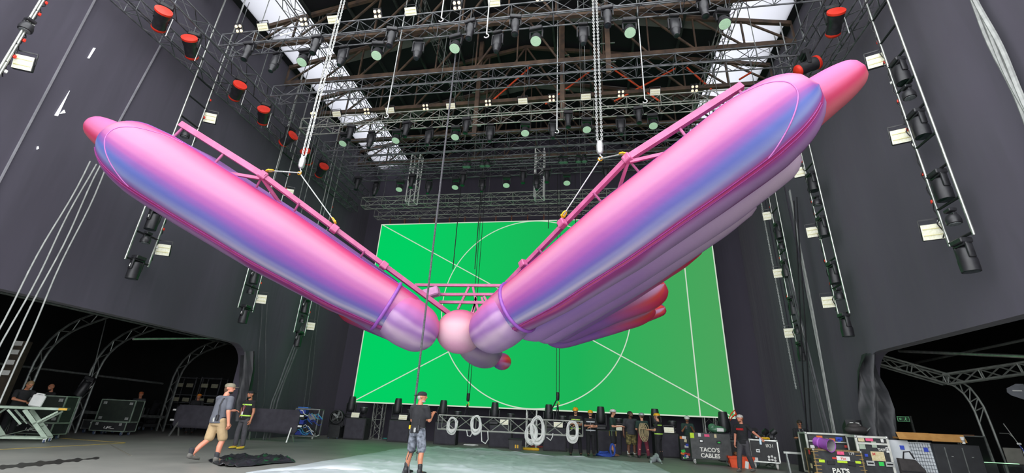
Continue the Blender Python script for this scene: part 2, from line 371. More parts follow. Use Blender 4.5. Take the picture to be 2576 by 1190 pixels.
# ------------------------------------------------------------------ inflatable butterfly
BX, BYY, BZ = -3.74, 13.0, 3.6           # nose ball centre
def fabric(name, stops, soft=.05, tipstops=None, sc=(2.2, 5.0), k=.53):
    "printed nylon: colour runs across the lobe (attribute q), shifted by a slow noise; second ramp towards the tip"
    m = bpy.data.materials.new(name); m.use_nodes = True; nt = m.node_tree; N = nt.nodes; Lk = nt.links; b = N['Principled BSDF']
    b.inputs['Roughness'].default_value = .55; b.inputs['Specular IOR Level'].default_value = .35
    at_ = N.new('ShaderNodeAttribute'); at_.attribute_name = 'st'; sp = N.new('ShaderNodeSeparateXYZ'); Lk.new(at_.outputs['Vector'], sp.inputs[0])
    mp = N.new('ShaderNodeMapping'); mp.inputs['Scale'].default_value = (sc[0], sc[1], 2); Lk.new(at_.outputs['Vector'], mp.inputs[0])
    nz = N.new('ShaderNodeTexNoise'); nz.inputs['Scale'].default_value = 1; nz.inputs['Detail'].default_value = 2; Lk.new(mp.outputs[0], nz.inputs['Vector'])
    s1 = N.new('ShaderNodeMath'); s1.operation = 'SUBTRACT'; Lk.new(nz.outputs['Fac'], s1.inputs[0]); s1.inputs[1].default_value = .5
    s2 = N.new('ShaderNodeMath'); s2.operation = 'MULTIPLY_ADD'; Lk.new(s1.outputs[0], s2.inputs[0]); s2.inputs[1].default_value = soft; Lk.new(sp.outputs[1], s2.inputs[2])
    def ramp(st):
        r = N.new('ShaderNodeValToRGB'); r.color_ramp.interpolation = 'EASE'; e = r.color_ramp.elements
        for i, (p, c) in enumerate(st):
            q = e[i] if i < 2 else e.new(p); q.position = p; q.color = tuple(z*kk for z, kk in zip(lin(c)[:3], (k, k*.77, k*.82)))+(1,)
        Lk.new(s2.outputs[0], r.inputs[0]); return r.outputs[0]
    st = sorted(stops); st = [st[0], st[-1]]+st[1:-1]; out = ramp(st)
    if tipstops:
        tp = sorted(tipstops); tp = [tp[0], tp[-1]]+tp[1:-1]; o2 = ramp(tp)
        mr = N.new('ShaderNodeMapRange'); Lk.new(sp.outputs[0], mr.inputs[0]); mr.inputs[1].default_value = .45; mr.inputs[2].default_value = .9
        mx = N.new('ShaderNodeMix'); mx.data_type = 'RGBA'; Lk.new(mr.outputs[0], mx.inputs[0]); Lk.new(out, mx.inputs[6]); Lk.new(o2, mx.inputs[7]); out = mx.outputs[2]
    Lk.new(out, b.inputs['Base Color'])
    bp = N.new('ShaderNodeBump'); bp.inputs['Strength'].default_value = .12; bp.inputs['Distance'].default_value = .05
    n2 = N.new('ShaderNodeTexNoise'); n2.inputs['Scale'].default_value = 5; tc = N.new('ShaderNodeTexCoord'); Lk.new(tc.outputs['Object'], n2.inputs['Vector'])
    Lk.new(n2.outputs['Fac'], bp.inputs['Height']); Lk.new(bp.outputs[0], b.inputs['Normal'])
    return m
MAIN = [(1.0, '#9a58d0'), (.965, '#cc48a2'), (.91, '#f45c9e'), (.82, '#f592c2'), (.71, '#f4b2da'), (.60, '#e8a2da'), (.50, '#d07eca'), (.40, '#b468c8'), (.31, '#9a66cc'), (.23, '#7a76d2'), (.17, '#98a6e0'), (.12, '#c6d0ec'), (.085, '#9a9ccc'), (.065, '#b02a86'), (.045, '#e06ca4'), (.03, '#a8449c'), (0, '#c8b4e8')]
TIP = [(1.0, '#c858cc'), (.95, '#ea5cb0'), (.86, '#f894c8'), (.72, '#f8b4dc'), (.58, '#f4b0de'), (.48, '#e08ed4'), (.39, '#c470cc'), (.31, '#9a74d6'), (.22, '#6a8ce6'), (.15, '#90acec'), (.10, '#8f78cc'), (.07, '#c03a92'), (.05, '#d04a94'), (.03, '#b068c0'), (0, '#c4a8e4')]
m_main = fabric('printed_nylon_front', MAIN, .11, TIP)
m_second = fabric('printed_nylon_grey_violet', [(1, '#c99be0'), (.8, '#b79ae0'), (.62, '#9c8fce'), (.45, '#b3a9d6'), (.3, '#7d66bc'), (.15, '#8a76cc'), (0, '#b49ad8')], .3, [(1, '#e08ad6'), (.75, '#c07cd4'), (.5, '#a383cc'), (.3, '#9a57c0'), (.12, '#c8b8e4'), (0, '#dcd8ee')], k=.8)
m_third = fabric('printed_nylon_violet_red', [(1, '#9b7fd0'), (.7, '#8470c4'), (.5, '#a88ad0'), (.3, '#c04a9c'), (.15, '#8a68c0'), (0, '#a07ac8')], .2, [(1, '#7a66c4'), (.8, '#e8385a'), (.6, '#ff6a3c'), (.42, '#e8425a'), (.27, '#d9b8e0'), (.1, '#f0605c'), (0, '#e8466a')], (2, 4), k=.85)
m_tip = fabric('printed_nylon_tip_pink', [(1, '#f48ad0'), (.6, '#ef86c0'), (.35, '#e87fb4'), (.15, '#e0507c'), (0, '#f08a96')], .08, k=.66)
m_lilac = fabric('printed_nylon_lilac', [(1, '#b58be0'), (.6, '#c7a2e4'), (.4, '#a57fd6'), (0, '#c6b6ea')], .1)
m_root = fabric('printed_nylon_root_marble', [(1, '#ee7cba'), (.85, '#ea86c0'), (.68, '#c986d0'), (.52, '#a878c8'), (.42, '#c9b2e0'), (.3, '#a88acc'), (.15, '#d6cce6'), (0, '#b8a4d6')], .3, sc=(1.2, 1.6), k=.62)
m_pipe = mat('magenta_piping', '#7a2270', .5, 0, '#8a2c7c', 6)
m_pipe2 = mat('violet_piping', '#7d4098', .5, 0, '#8a4ca4', 6)
m_frame = mat('pink_painted_steel', '#ab4f7b', .42, 0, '#b95e8a', 4)

A0 = np.array([1.35, 12.2, 3.75]); A1 = np.array([7.68, 7.95, 6.95])
UA = (A1-A0)/np.linalg.norm(A1-A0)
_c = np.array([0, 1, -.13]); CH = _c-UA*np.dot(_c, UA); CH /= np.linalg.norm(CH); NN = np.cross(UA, CH)
def lobe(ctrl, sx, nseg=40, nring=28, power=1.0):
    "ctrl: (s, d, e, a, b): along the wing, chordwise, lift, half height, half depth -> verts, faces, st"
    C_ = np.array(ctrl, float); k = np.linspace(0, 1, len(C_))
    cum = np.r_[0, np.cumsum(np.linalg.norm(np.diff(C_[:, :3], axis=0), axis=1))]; k = cum/cum[-1]
    t = np.linspace(0, 1, nseg)
    def sm(col):
        # monotone-ish cubic through the control values
        y = C_[:, col]; n = len(y); d = np.zeros(n)
        for i in range(n):
            if 0 < i < n-1: d[i] = (y[i+1]-y[i-1])/(k[i+1]-k[i-1])
            elif i == 0: d[i] = (y[1]-y[0])/(k[1]-k[0])
            else: d[i] = (y[-1]-y[-2])/(k[-1]-k[-2])
        j = np.clip(np.searchsorted(k, t, 'right')-1, 0, n-2); h = k[j+1]-k[j]; u = (t-k[j])/h
        return (2*u**3-3*u**2+1)*y[j]+(u**3-2*u**2+u)*h*d[j]+(-2*u**3+3*u**2)*y[j+1]+(u**3-u**2)*h*d[j+1]
    s, d, e, a, b_ = [sm(i) for i in range(5)]
    cen = A0[None]+UA[None]*s[:, None]+CH[None]*d[:, None]+NN[None]*e[:, None]
    v = []; st = []
    for i in range(nseg):
        for r in range(nring):
            ph = 2*PI*r/nring; sn, cs = math.sin(ph), math.cos(ph)
            p = cen[i]+NN*a[i]*sn-CH*b_[i]*cs
            v.append((BX+sx*p[0], p[1], p[2])); st.append((t[i], (sn+1)/2, (cs+1)/2))
    f = []
    for i in range(nseg-1):
        for r in range(nring):
            q = (i*nring+r, i*nring+(r+1) % nring, (i+1)*nring+(r+1) % nring, (i+1)*nring+r); f.append(q if sx > 0 else q[::-1])
    c0 = tuple(range(nring)); c1 = tuple(range((nseg-1)*nring, nseg*nring)); f += [c0[::-1], c1] if sx > 0 else [c0, c1[::-1]]
    return v, f, st, cen, a, b_
def build_lobe(name, ctrl, sx, mt, parent, **k):
    v, f, st, cen, a, b_ = lobe(ctrl, sx, **k); b = MB(); b.add(v, f); o = b.build(name, mt, parent, smooth=2, world=True)
    at_ = o.data.attributes.new('st', 'FLOAT_VECTOR', 'POINT'); at_.data.foreach_set('vector', np.array(st).ravel())
    return o, cen, a, b_
def rounded(s0, s1, d0, d1, e0, e1, prof, n=14):
    "control rows with rounded ends; prof: list of (fraction, a, b)"
    P = np.array(prof); rows = []
    ts = sorted(set(list(np.linspace(0, 1, n))+[.004, .012, .028, .05, .95, .972, .988, .996]))
    L = abs(s1-s0)+1e-6
    for t in ts:
        a = np.interp(t, P[:, 0], P[:, 1]); b_ = np.interp(t, P[:, 0], P[:, 2])
        for end in (t*L, (1-t)*L):
            rr = .9*a
            if end < rr: q = math.sqrt(max(0, 1-(1-end/rr)**2)); a *= max(q, .02); b_ *= max(q, .02)
        rows.append((s0+(s1-s0)*t, d0+(d1-d0)*t, e0+(e1-e0)*t, a, b_))
    return rows
bf = thing('inflatable_butterfly', 'giant pink and violet inflatable butterfly hanging above the stage', 'inflatable', (BX, BYY, BZ-.7))
# nose ball
b = MB(); b.ell((BX, BYY, BZ), (.7, .68, .64), nu=40, nv=28); o = b.build('head', None, bf, smooth=2, world=True)
co = np.empty(len(o.data.vertices)*3); o.data.vertices.foreach_get('co', co); co = co.reshape(-1, 3); zc = co[:, 2]; zq = (zc-zc.min())/(zc.max()-zc.min())
a_ = o.data.attributes.new('st', 'FLOAT_VECTOR', 'POINT'); xq = (co[:, 0]-co[:, 0].min())/(co[:, 0].max()-co[:, 0].min())
a_.data.foreach_set('vector', np.stack([xq*.4, np.clip(zq*.85+.12*xq**3+.03*(1-xq), 0, 1), zq*0], 1).ravel())
o.data.materials.clear(); o.data.materials.append(fabric('printed_nylon_ball', [(1, '#d2468c'), (.86, '#e87fae'), (.72, '#efa0bd'), (.5, '#fbdce4'), (.3, '#fbdfec'), (.12, '#f6c8e6'), (0, '#f0b4e0')], .06, k=.6))
SKN = [0, 2, 4.2, 6.3, 8.0, 8.9]; EKN = [.078, .025, .079, .135, .216, .304]; AKN = [.66, .818, .941, .934, .93, 1.05]
def front_rows():
    rows = []; s1 = 9.0; rl = 1.65
    for t in sorted(set(list(np.linspace(0, 1, 22))+[.004, .012, .025, .04, .86, .9, .93, .955, .972, .984, .992, .997])):
        s_ = -.35+(s1+.35)*t; a = float(np.interp(s_, SKN, AKN)); e = float(np.interp(s_, SKN, EKN)); end = s1-s_; beg = s_+.35
        if end < rl: a *= max(.02, math.sqrt(max(0, 1-(1-end/rl)**2)))
        if beg < .6: a *= max(.02, math.sqrt(max(0, 1-(1-beg/.6)**2)))
        rows.append((s_, .026*s_, e, a, .88*a))
    return rows
for sx in (-1, 1):
    wing, cen, a, b_ = build_lobe('wing', front_rows(), sx, m_main, bf, nseg=80, nring=44)
    wing['label'] = 'pink wing with a blue and crimson streak along its lower edge'
    # crimson piping along the lower front, violet piping along the top
    for ph, r_, mt in ((-1.02, .014, m_pipe), (-1.12, .011, m_pipe), (1.2, .013, m_pipe2)):
        P = []
        for i in range(3, 78):
            p = cen[i]+NN*a[i]*math.sin(ph)-CH*b_[i]*math.cos(ph); P.append((BX+sx*p[0], p[1], p[2]))
        b = MB(); b.tube(P, r_, 6); b.build('piping', mt, wing, smooth=True, world=True)
    P = []
    for k in range(41):
        th = -1.02+2.1*k/40; s_ = 8.6-1.1*(abs(th)/1.02)**2.4; j = (s_+.35)/9.35*79; j0 = int(j); fr = j-j0
        cc = cen[j0]*(1-fr)+cen[j0+1]*fr; aa = (a[j0]*(1-fr)+a[j0+1]*fr); bb = (b_[j0]*(1-fr)+b_[j0+1]*fr)
        p = cc+NN*aa*math.sin(th)-CH*bb*math.cos(th); P.append((BX+sx*p[0], p[1], p[2]))
    b = MB(); b.tube(P, .016, 6); b.build('piping', mat('pink_piping', '#a85aa0', .5, 0, '#b468ac', 6), wing, smooth=True, world=True)
    build_lobe('lobe', rounded(.6, 7.9, .5, .6, .6, .88, [(0, .3, .35), (.4, .43, .45), (.85, .43, .45), (1, .3, .35)]), sx, m_lilac, wing)
    o, *_ = build_lobe('wing_tip', rounded(7.3, 9.9, .85, 1.0, .36, .44, [(0, .6, .6), (.45, .52, .55), (.8, .4, .42), (1, .26, .28)]), sx, m_tip, wing); o['label'] = 'pink pointed wing tip'
    build_lobe('lobe', rounded(-.4, 8.2, 1.35, 1.3, -.02, .1, [(0, .5, .8), (.4, .72, 1.0), (.75, .76, 1.0), (1, .6, .7)]), sx, m_second, wing, nseg=54, nring=32)
    build_lobe('lobe', rounded(-.4, 6.9, 2.1, 2.35, -.1, .05, [(0, .45, .7), (.5, .58, .9), (.85, .5, .8), (1, .4, .5)]), sx, m_second, wing)
    o, *_ = build_lobe('lobe', rounded(-.5, 5.15, 2.8, 3.2, .05, .12, [(0, .45, .7), (.5, .52, .8), (.85, .45, .7), (1, .35, .4)]), sx, m_third, wing); o['label'] = 'violet wing lobe with red end'
    o, *_ = build_lobe('lobe', rounded(-.6, 3.1, 3.3, 5.0, .08, .15, [(0, .42, .7), (.5, .5, .7), (.8, .62, .75), (1, .5, .6)]), sx, m_third, wing); o['label'] = 'rear wing lobe with orange red end'
    o, *_ = build_lobe('lobe', rounded(-.9, 2.0, 3.4, 6.2, .0, .03, [(0, .36, .6), (.5, .45, .6), (.8, .48, .6), (1, .35, .4)]), sx, m_third, wing)
    o, *_ = build_lobe('lobe', rounded(-.2, 2.1, 5.2, 7.0, .08, .05, [(0, .2, .3), (.7, .3, .34), (1, .26, .3)]), sx, m_third, wing)
    # marbled root bulge beside the ball with a raised magenta band
    root, rc, ra, rb_ = build_lobe('wing_root', rounded(-1.0, .85, .05, .0, -.06, -.01, [(0, .6, .64), (.5, .71, .76), (1, .68, .7)]), sx, m_root, wing)
    P = []
    for k in range(28):
        ph = 2*PI*k/28; j = 9; p = cen[j]+NN*a[j]*1.03*math.sin(ph)-CH*b_[j]*1.03*math.cos(ph); P.append((BX+sx*p[0], p[1], p[2]))
    b = MB(); b.tube(P, .05, 8, closed=True); b.build('seam_band', m_pipe2, wing, smooth=True, world=True)
# tail lobes under and behind the ball
def blob(name, c, r, mt, parent, M=None):
    b = MB(); b.ell(c, r, M, 28, 18); o = b.build(name, mt, parent, smooth=2, world=True)
    n = len(o.data.vertices); co = np.empty(n*3); o.data.vertices.foreach_get('co', co); co = co.reshape(-1, 3)
    q = (co-co.min(0))/(co.max(0)-co.min(0)); a_ = o.data.attributes.new('st', 'FLOAT_VECTOR', 'POINT'); a_.data.foreach_set('vector', np.stack([q[:, 0], q[:, 2], q[:, 1]], 1).ravel())
    return o
o = blob('body', (BX+.15, 15.2, 3.45), (.62, 2.2, .62), m_root, bf)
blob('tail', (BX+.62, 16.6, 3.2), (.34, .6, .3), m_third, bf)
# pink steel frame on top of the wings
BPT = [np.array(p) for p in ((.45, 13.2, 4.18), (2.02, 11.58, 5.2), (3.14, 10.55, 5.93), (4.72, 9.3, 6.98), (7.25, 8.78, 8.42))]
for sx in (-1, 1):
    P = lambda q: np.array([BX+sx*q[0], q[1], q[2]])
    b = MB(); b.bar(P(BPT[0]), P(BPT[3]), .105, .13); beam = b.build('frame_beam', m_frame, bf, world=True)
    b = MB(); b.bar(P(BPT[3]-(BPT[4]-BPT[3])*.03), P(BPT[4]), .14, .16); beam2 = b.build('frame_beam', m_frame, bf, world=True)
    dr = BPT[3]-BPT[0]; M = Matrix(np.array([*frame(P(dr)-P((0, 0, 0)))]).T.tolist()).to_4x4()
    for q in (BPT[1], BPT[2], BPT[3]):
        b = MB(); b.rbox(P(q), (.18, .21, .2), .02, M); b.build('clamp', m_frame, beam, world=True)
    m_dp = mat('dark_pink_steel', '#9a4a78', .5)
    for q in (BPT[1]*.6+BPT[2]*.4, BPT[2]*.5+BPT[3]*.5, BPT[3]):
        b = MB(); b.cyl(P(q), P(q-NN*.45+CH*.35), .03, n=8); b.build('standoff', m_dp, beam, world=True)
    for u in (.45, .96):
        q = BPT[3]*(1-u)+BPT[4]*u; b = MB(); b.cyl(P(q), P(q-NN*.75), .035, n=8); b.build('standoff', m_dp, beam2, world=True)
    q = BPT[3]
    b = MB(); b.bar(P(q-NN*.05), P(q-NN*.5-UA*1.1+CH*.6), .06, .08); b.build('strut', m_frame, beam, world=True)
    b = MB(); b.bar(P(q-NN*.1), P(q-NN*.4+UA*1.1+CH*.6), .06, .08); b.build('strut', m_frame, beam2, world=True)
# cross truss between the beams, upstage of the ball
TY = 14.6
def cx(px, py, Y=TY): return at(px, py, Y=Y)
rails = [((1045, 717), (1290, 719)), ((1085, 741), (1270, 741)), ((1105, 760), (1245, 762))]
for p, q in rails:
    b = MB(); b.bar(cx(*p), cx(*q), .1, .09); b.build('crossbar', m_frame, bf, world=True)
for p, q in (((1180, 722), (1152, 778)), ((1190, 722), (1205, 790)), ((1198, 748), (1190, 790)), ((1212, 748), (1232, 812)), ((1218, 745), (1245, 800)), ((1240, 780), (1212, 815)), ((1195, 765), (1185, 790))):
    b = MB(); b.bar(cx(*p), cx(*q), .07, .07); b.build('brace', m_frame, bf, world=True)
b = MB(); b.rbox(cx(1085, 737, 14.2), (.55, .35, .3), .04, Matrix.Rotation(-.3, 4, 'Y')); b.build('inflation_fan', mat('pink_fan_box', '#b97aa8', .5, 0, '#c890b8', 4), bf, world=True)
# knuckle joint behind the ball
b = MB(); b.bar((BX-.35, 13.2, 4.15), (BX+.35, 13.2, 4.15), .14, .14); b.bar((BX+.35, 13.2, 4.15), (BX+.75, 13.6, 3.7), .12, .12); b.build('knuckle', m_frame, bf, world=True)

# ------------------------------------------------------------------ chain hoists and bridles
def chain_mesh(b, p0, p1, pitch=.062, r=.011):
    p0 = np.asarray(p0); p1 = np.asarray(p1); L = np.linalg.norm(p1-p0); n = int(L/pitch); x, y, d = frame(p1-p0)
    for i in range(n):
        c = p0+d*(i+.5)*pitch; a = x if i % 2 else y; ring = []
        for k in range(8):
            t = 2*PI*k/8; ring.append(c+a*math.cos(t)*.024+d*math.sin(t)*.046)
        b.tube(ring, r, 4, closed=True)
AP = {}
for sx, side, px in ((-1, 'left', 865), (1, 'right', 1506)):
    ap = np.array([-7.87 if sx < 0 else .38, 9.9, 7.43]); AP[sx] = ap
    t = thing('chain_hoist', f'galvanised double chain of the hoist above the {side} wing with hook block', 'chain hoist', ap, 0, 'wing hoists')
    for k in (-1, 1):
        b = MB(); chain_mesh(b, ap+np.array([k*.055, 0, .45]), np.array([ap[0]+k*.055, ap[1], roof_z(ap[0])-.5])); b.build('chain', m_steel, t, world=True)
    b = MB(); b.lathe([(.05, .1), (.085, .16), (.09, .36), (.06, .46)], 12, None, ap); b.build('hook_block', m_steel, t, smooth=True, world=True)
    b = MB(); b.tube([ap+np.array(q) for q in ((0, 0, .12), (.0, 0, .05), (.05, 0, 0), (.03, 0, -.05), (-.03, 0, -.05), (-.05, 0, -.02))], .016, 6); b.build('hook', m_steel, t, world=True)
    b = MB(); b.rbox(np.array([ap[0], ap[1], roof_z(ap[0])-.2]), (.3, .3, .45), .03); b.build('motor', m_black, t, world=True)
    s1 = np.array([BX+sx*4.66, 9.36, 7.16]); s2 = np.array([BX+sx*3.16, 10.55, 6.14])
    for q, wh in ((s1, 'short outer'), (s2, 'long inner')):
        t = thing('wire_sling', f'{wh} steel wire sling from the {side} hoist hook to the pink beam', 'sling', q, 0, 'bridle slings')
        b = MB(); b.cyl(ap+np.array([0, 0, -.05]), q, .017, n=6); b.build('wire', m_steel, t, world=True)
        b = MB(); d = (ap-q)/np.linalg.norm(ap-q); x, y, _ = frame(d)
        b.tube([q+d*.16*math.cos(a)*.6+d*.05+x*.06*math.sin(a) for a in np.linspace(.3, 2*PI-.3, 12)], .02, 6); b.cyl(q-x*.08, q+x*.08, .022, n=6); b.build('shackle', m_yellow, t, smooth=True, world=True)
        b = MB(); b.tube([ap+np.array([.05*math.cos(a), 0, -.06+.05*math.sin(a)]) for a in np.linspace(0, 2*PI, 10, False)], .015, 5, closed=True); b.build('master_ring', m_yellow, t, world=True)
# ------------------------------------------------------------------ lighting trusses
def truss(name, label, p0, p1, w=.52, h=.52, bay=.65, r=.026, mt=None, up=(0, 0, 1), group=None, cat='truss', rb=.014, parent=None, hang=False):
    "box truss: four chords and a lattice"
    p0 = np.asarray(p0, float); p1 = np.asarray(p1, float); x, y, d = frame(p1-p0, up); L = np.linalg.norm(p1-p0); mt = mt or m_truss
    t = parent or thing(name, label, cat, p0, 0, group)
    cor = [(-1, -1), (1, -1), (1, 1), (-1, 1)]
    off = [x*a*w/2+y*b_*h/2 for a, b_ in cor]
    for o in off:
        b = MB(); b.cyl(p0+o, p1+o, r, n=6); b.build('chord', mt, t, smooth=True, world=True)
    b = MB(); n = max(1, round(L/bay))
    for i in range(n+1):
        c = p0+d*L*i/n
        for k in range(4):
            if i % 2 == 0 or i == n: b.cyl(c+off[k], c+off[(k+1) % 4], rb, n=4, caps=False)
            if i < n:
                c2 = p0+d*L*(i+1)/n; a_, b2 = (k, (k+1) % 4) if i % 2 == 0 else ((k+1) % 4, k)
                b.cyl(c+off[a_], c2+off[b2], rb, n=4, caps=False)
    b.build('lattice', mt, t, world=True)
    if hang:
        for u in ((.06, .36, .64, .94) if hang is True else (1,)):
            c = p0+d*L*u; b = MB(); b.cyl(c, (c[0], c[1], roof_z(c[0])-.02), .016, n=5); b.build('hoist_chain', m_greytube, t, world=True)
    return t
TZ = 13.2
m_trussl = mat('light_truss_tube', '#8f918a', .35, .3, '#b0b2aa', 4)
GT = 'lighting trusses across the stage'
def xr(px, py, Y): return at(px, py, Y=Y)[0]
TR = [('front lighting truss with the nearest row of lamps', 10.55, TZ, -12.6, 6.9, m_truss), ('bare truss between the first and second row of lamps', 13.35, TZ+.1, -12.6, 7.2, m_truss),
      ('middle lighting truss carrying the second row of lamps', 15.4, TZ, -12.6, 6.9, m_trussl), ('bare truss just upstage of the second lamp row', 17.0, TZ-.2, -12.4, 6.9, m_truss),
      ('bare truss downstage of the third lamp row', 18.4, TZ-.2, -12.2, 6.9, m_truss), ('rear lighting truss carrying the third row of lamps', 19.8, TZ, -12.2, 6.9, m_truss),
      ('long truss above and in front of the green screen', 22.3, 12.75, -13.0, 6.9, m_trussl), ('header truss right on top of the green screen', 23.85, 12.75, -12.9, 6.8, m_trussl)]
for lab, y, z, x0, x1, mt in TR:
    truss('box_truss', 'black '+lab if mt is m_truss else 'grey '+lab, (x0, y, z), (x1, y, z), mt=mt, group=GT, hang=True)
for sx, side in ((-1, 'left'), (1, 'right')):
    xc = XC+sx*10.35; xo = XC+sx*11.1
    truss('box_truss', f'black truss running upstage along the {side} with red capped spots', (xc, 7.5, TZ+.3), (xc, 22.8, TZ+.3), group='side trusses', hang=True)
    truss('box_truss', f'black outer truss running upstage against the {side} drape', (xo, 5.8, TZ-.35), (xo, 23.2, TZ-.35), .45, .45, group='side trusses', hang=True)
    truss('box_truss', f'pale lattice truss high under the {side} skylight strip', (XC+sx*8.6, 7, 16.2), (XC+sx*8.6, 24.5, 16.2), .45, .45, mt=m_alu, group='side trusses', hang=True, r=.022)
    truss('box_truss', f'pale thin lattice truss under the roof on the {side} of centre', (XC+sx*3.6, 7, 17.0), (XC+sx*3.6, 24, 17.0), .35, .35, mt=m_greytube, group='side trusses', hang=True, r=.018)
# upright trusses upstage
for px, y0, y1, w_ in ((1040, 545, 405, 'left'), (1357, 560, 395, 'right')):
    X = xr(px, 470, 21.6); z0 = at(px, y0, Y=22.9)[2]; z1 = at(px, y1, Y=22.9)[2]
    truss('tower_truss', f'pale upright truss above the green screen, {w_} one of two', (X, 21.6, 12.3), (X, 21.6, 15.4),    .5, .5, .5, .035, m_white, up=(0, 1, 0), group='upright trusses above the screen', hang=1)
# rusty roof columns hanging into the rig
for i, (px, Y, z0, z1) in enumerate(((1415, 16.3, 13.4, 18.6), (1210, 17.2, 13.4, 18.4), (1530, 14.6, 14.2, 18.3))):
    X = xr(px, 150, Y); b = MB(); b.bar((X, Y, z0), (X, Y, roof_z(X)-.02), .2, .2)
    t = thing('drop_post', ['rusty steel drop post in the roof right of the hoist rods', 'rusty drop post wrapped in cables over the second lamp row', 'rusty drop post beside the right hoist chain'][i], 'post', (X, Y, z0), 0, 'rusty drop posts')
    b.build('post', m_rust, t, world=True)
    b = MB()
    for k in range(4): b.bar((X-.3, Y, z0+.6+k*1.0), (X+.3, Y, z0+.6+k*1.0), .04, .04)
    b.build('rung', m_greytube, t, world=True)

# ------------------------------------------------------------------ lamp prototypes (mount at origin, hanging down)
m_lens_g = mat('wash_lens', '#9fc7a4', .25, 0, '#b7d8b8', 40, emit='#a8d0ac', es=.1)
m_lens_b = mat('dark_glass_lens', '#1b2a26', .1, .1, '#2a4038', 10)
m_cell = mat('warm_blinder_cell', '#f3dcae', .35, 0, '#fff0cc', 20, emit='#ffe6b8', es=.2)
m_strobe = mat('strobe_tube_panel', '#c2c4a4', .4, 0, '#d8d8c6', 30, emit='#f2f2e6', es=.06)
m_lamp = mat('lamp_housing_black', '#222225', .42, 0, '#303034', 14)
protos = {}
def yoke(b, w, drop, th=.04, dp=.09):
    for s_ in (-1, 1): b.rbox((s_*w/2, 0, -.12-drop/2), (th, dp, drop), .01)
    b.rbox((0, 0, -.14), (w+th, dp, .05), .01)
def clamp(b):
    b.rbox((-.1, 0, .03), (.04, .06, .1), .01); b.rbox((.1, 0, .03), (.04, .06, .1), .01)
def parts_wash(t):
    b = MB(); b.rbox((0, 0, -.07), (.42, .3, .13), .02); clamp(b); b.build('base', m_lamp, t)
    b = MB(); yoke(b, .4, .3); b.build('yoke', m_lamp, t)
    Mh = Matrix.Translation((0, 0, -.42)) @ Matrix.Rotation(-.3, 4, 'X')
    b = MB(); b.lathe([(.08, .15), (.15, .12), (.17, .0), (.185, -.1), (.185, -.15), (.165, -.16)], 18, Mh); b.build('head', m_lamp, t, smooth=True)
    b = MB(); b.lathe([(1e-5, -.145), (.168, -.15), (.168, -.165), (1e-5, -.17)], 18, Mh); b.build('lens', m_lens_g, t)
def parts_profile(t):
    b = MB(); b.rbox((0, 0, -.07), (.36, .26, .13), .02); clamp(b); b.build('base', m_lamp, t)
    b = MB(); yoke(b, .34, .26); b.build('yoke', m_lamp, t)
    Mh = Matrix.Translation((0, 0, -.36)) @ Matrix.Rotation(-.12, 4, 'X')
    b = MB(); b.lathe([(.09, .2), (.13, .17), (.135, -.08), (.1, -.14), (.095, -.36), (.11, -.37), (.11, -.42), (.08, -.42)], 16, Mh); b.build('head', m_lamp, t, smooth=True)
    b = MB(); b.lathe([(1e-5, -.405), (.085, -.41), (.085, -.422), (1e-5, -.43)], 14, Mh); b.build('lens', m_lens_b, t)
def parts_spot(t):
    b = MB(); b.rbox((0, 0, -.05), (.3, .24, .09), .02); clamp(b); b.build('base', m_lamp, t)
    b = MB(); yoke(b, .36, .42); b.build('yoke', m_lamp, t)
    Mh = Matrix.Translation((0, 0, -.44)) @ Matrix.Rotation(-.15, 4, 'X')
    b = MB(); b.rbox((0, 0, .02), (.28, .26, .52), .06, Mh.to_3x3().to_4x4()); b.v = [(p[0], p[1], p[2]-.42) for p in b.v]
    b.lathe([(.13, -.2), (.12, -.3), (.085, -.36), (.085, -.44)], 14, Mh); b.build('head', m_lamp, t, smooth=True)
    b = MB(); b.lathe([(1e-5, -.43), (.075, -.435), (.075, -.447), (1e-5, -.455)], 14, Mh); b.build('lens', m_lens_b, t)
def parts_strobe(t):
    b = MB(); b.rbox((0, .05, 0), (.4, .1, .26), .015); b.bar((-.21, .05, .0), (-.21, .05, .2), .02); b.bar((.21, .05, 0), (.21, .05, .2), .02); b.bar((-.21, .05, .2), (.21, .05, .2), .02); b.build('housing', m_lamp, t)
    b = MB(); b.box((0, -.005, 0), (.385, .012, .24)); b.build('light_panel', m_strobe, t)
    for z in (-.05, .05):
        b = MB(); b.box((0, -.016, z), (.34, .012, .012)); b.build('tube', mat('strobe_tube', '#cfc88a', .3, 0, '#ddd69a', 20), t)
def parts_blinder(t):
    for s_ in (-1, 1):
        b = MB(); b.rbox((s_*.075, .03, 0), (.13, .1, .29), .02); b.build('housing', m_lamp, t)
    b = MB(); b.bar((-.15, .04, .17), (.15, .04, .17), .02); b.build('bracket', m_lamp, t)
    for sx in (-1, 1):
        for sz in (-1, 1):
            b = MB(); b.lathe([(.05, 0), (.05, .02), (.03, .03), (1e-5, .033)], 14, Matrix.Translation((sx*.075, -.02, sz*.075)) @ Matrix.Rotation(PI/2, 4, 'X')); b.build('lamp', m_cell, t, smooth=True)
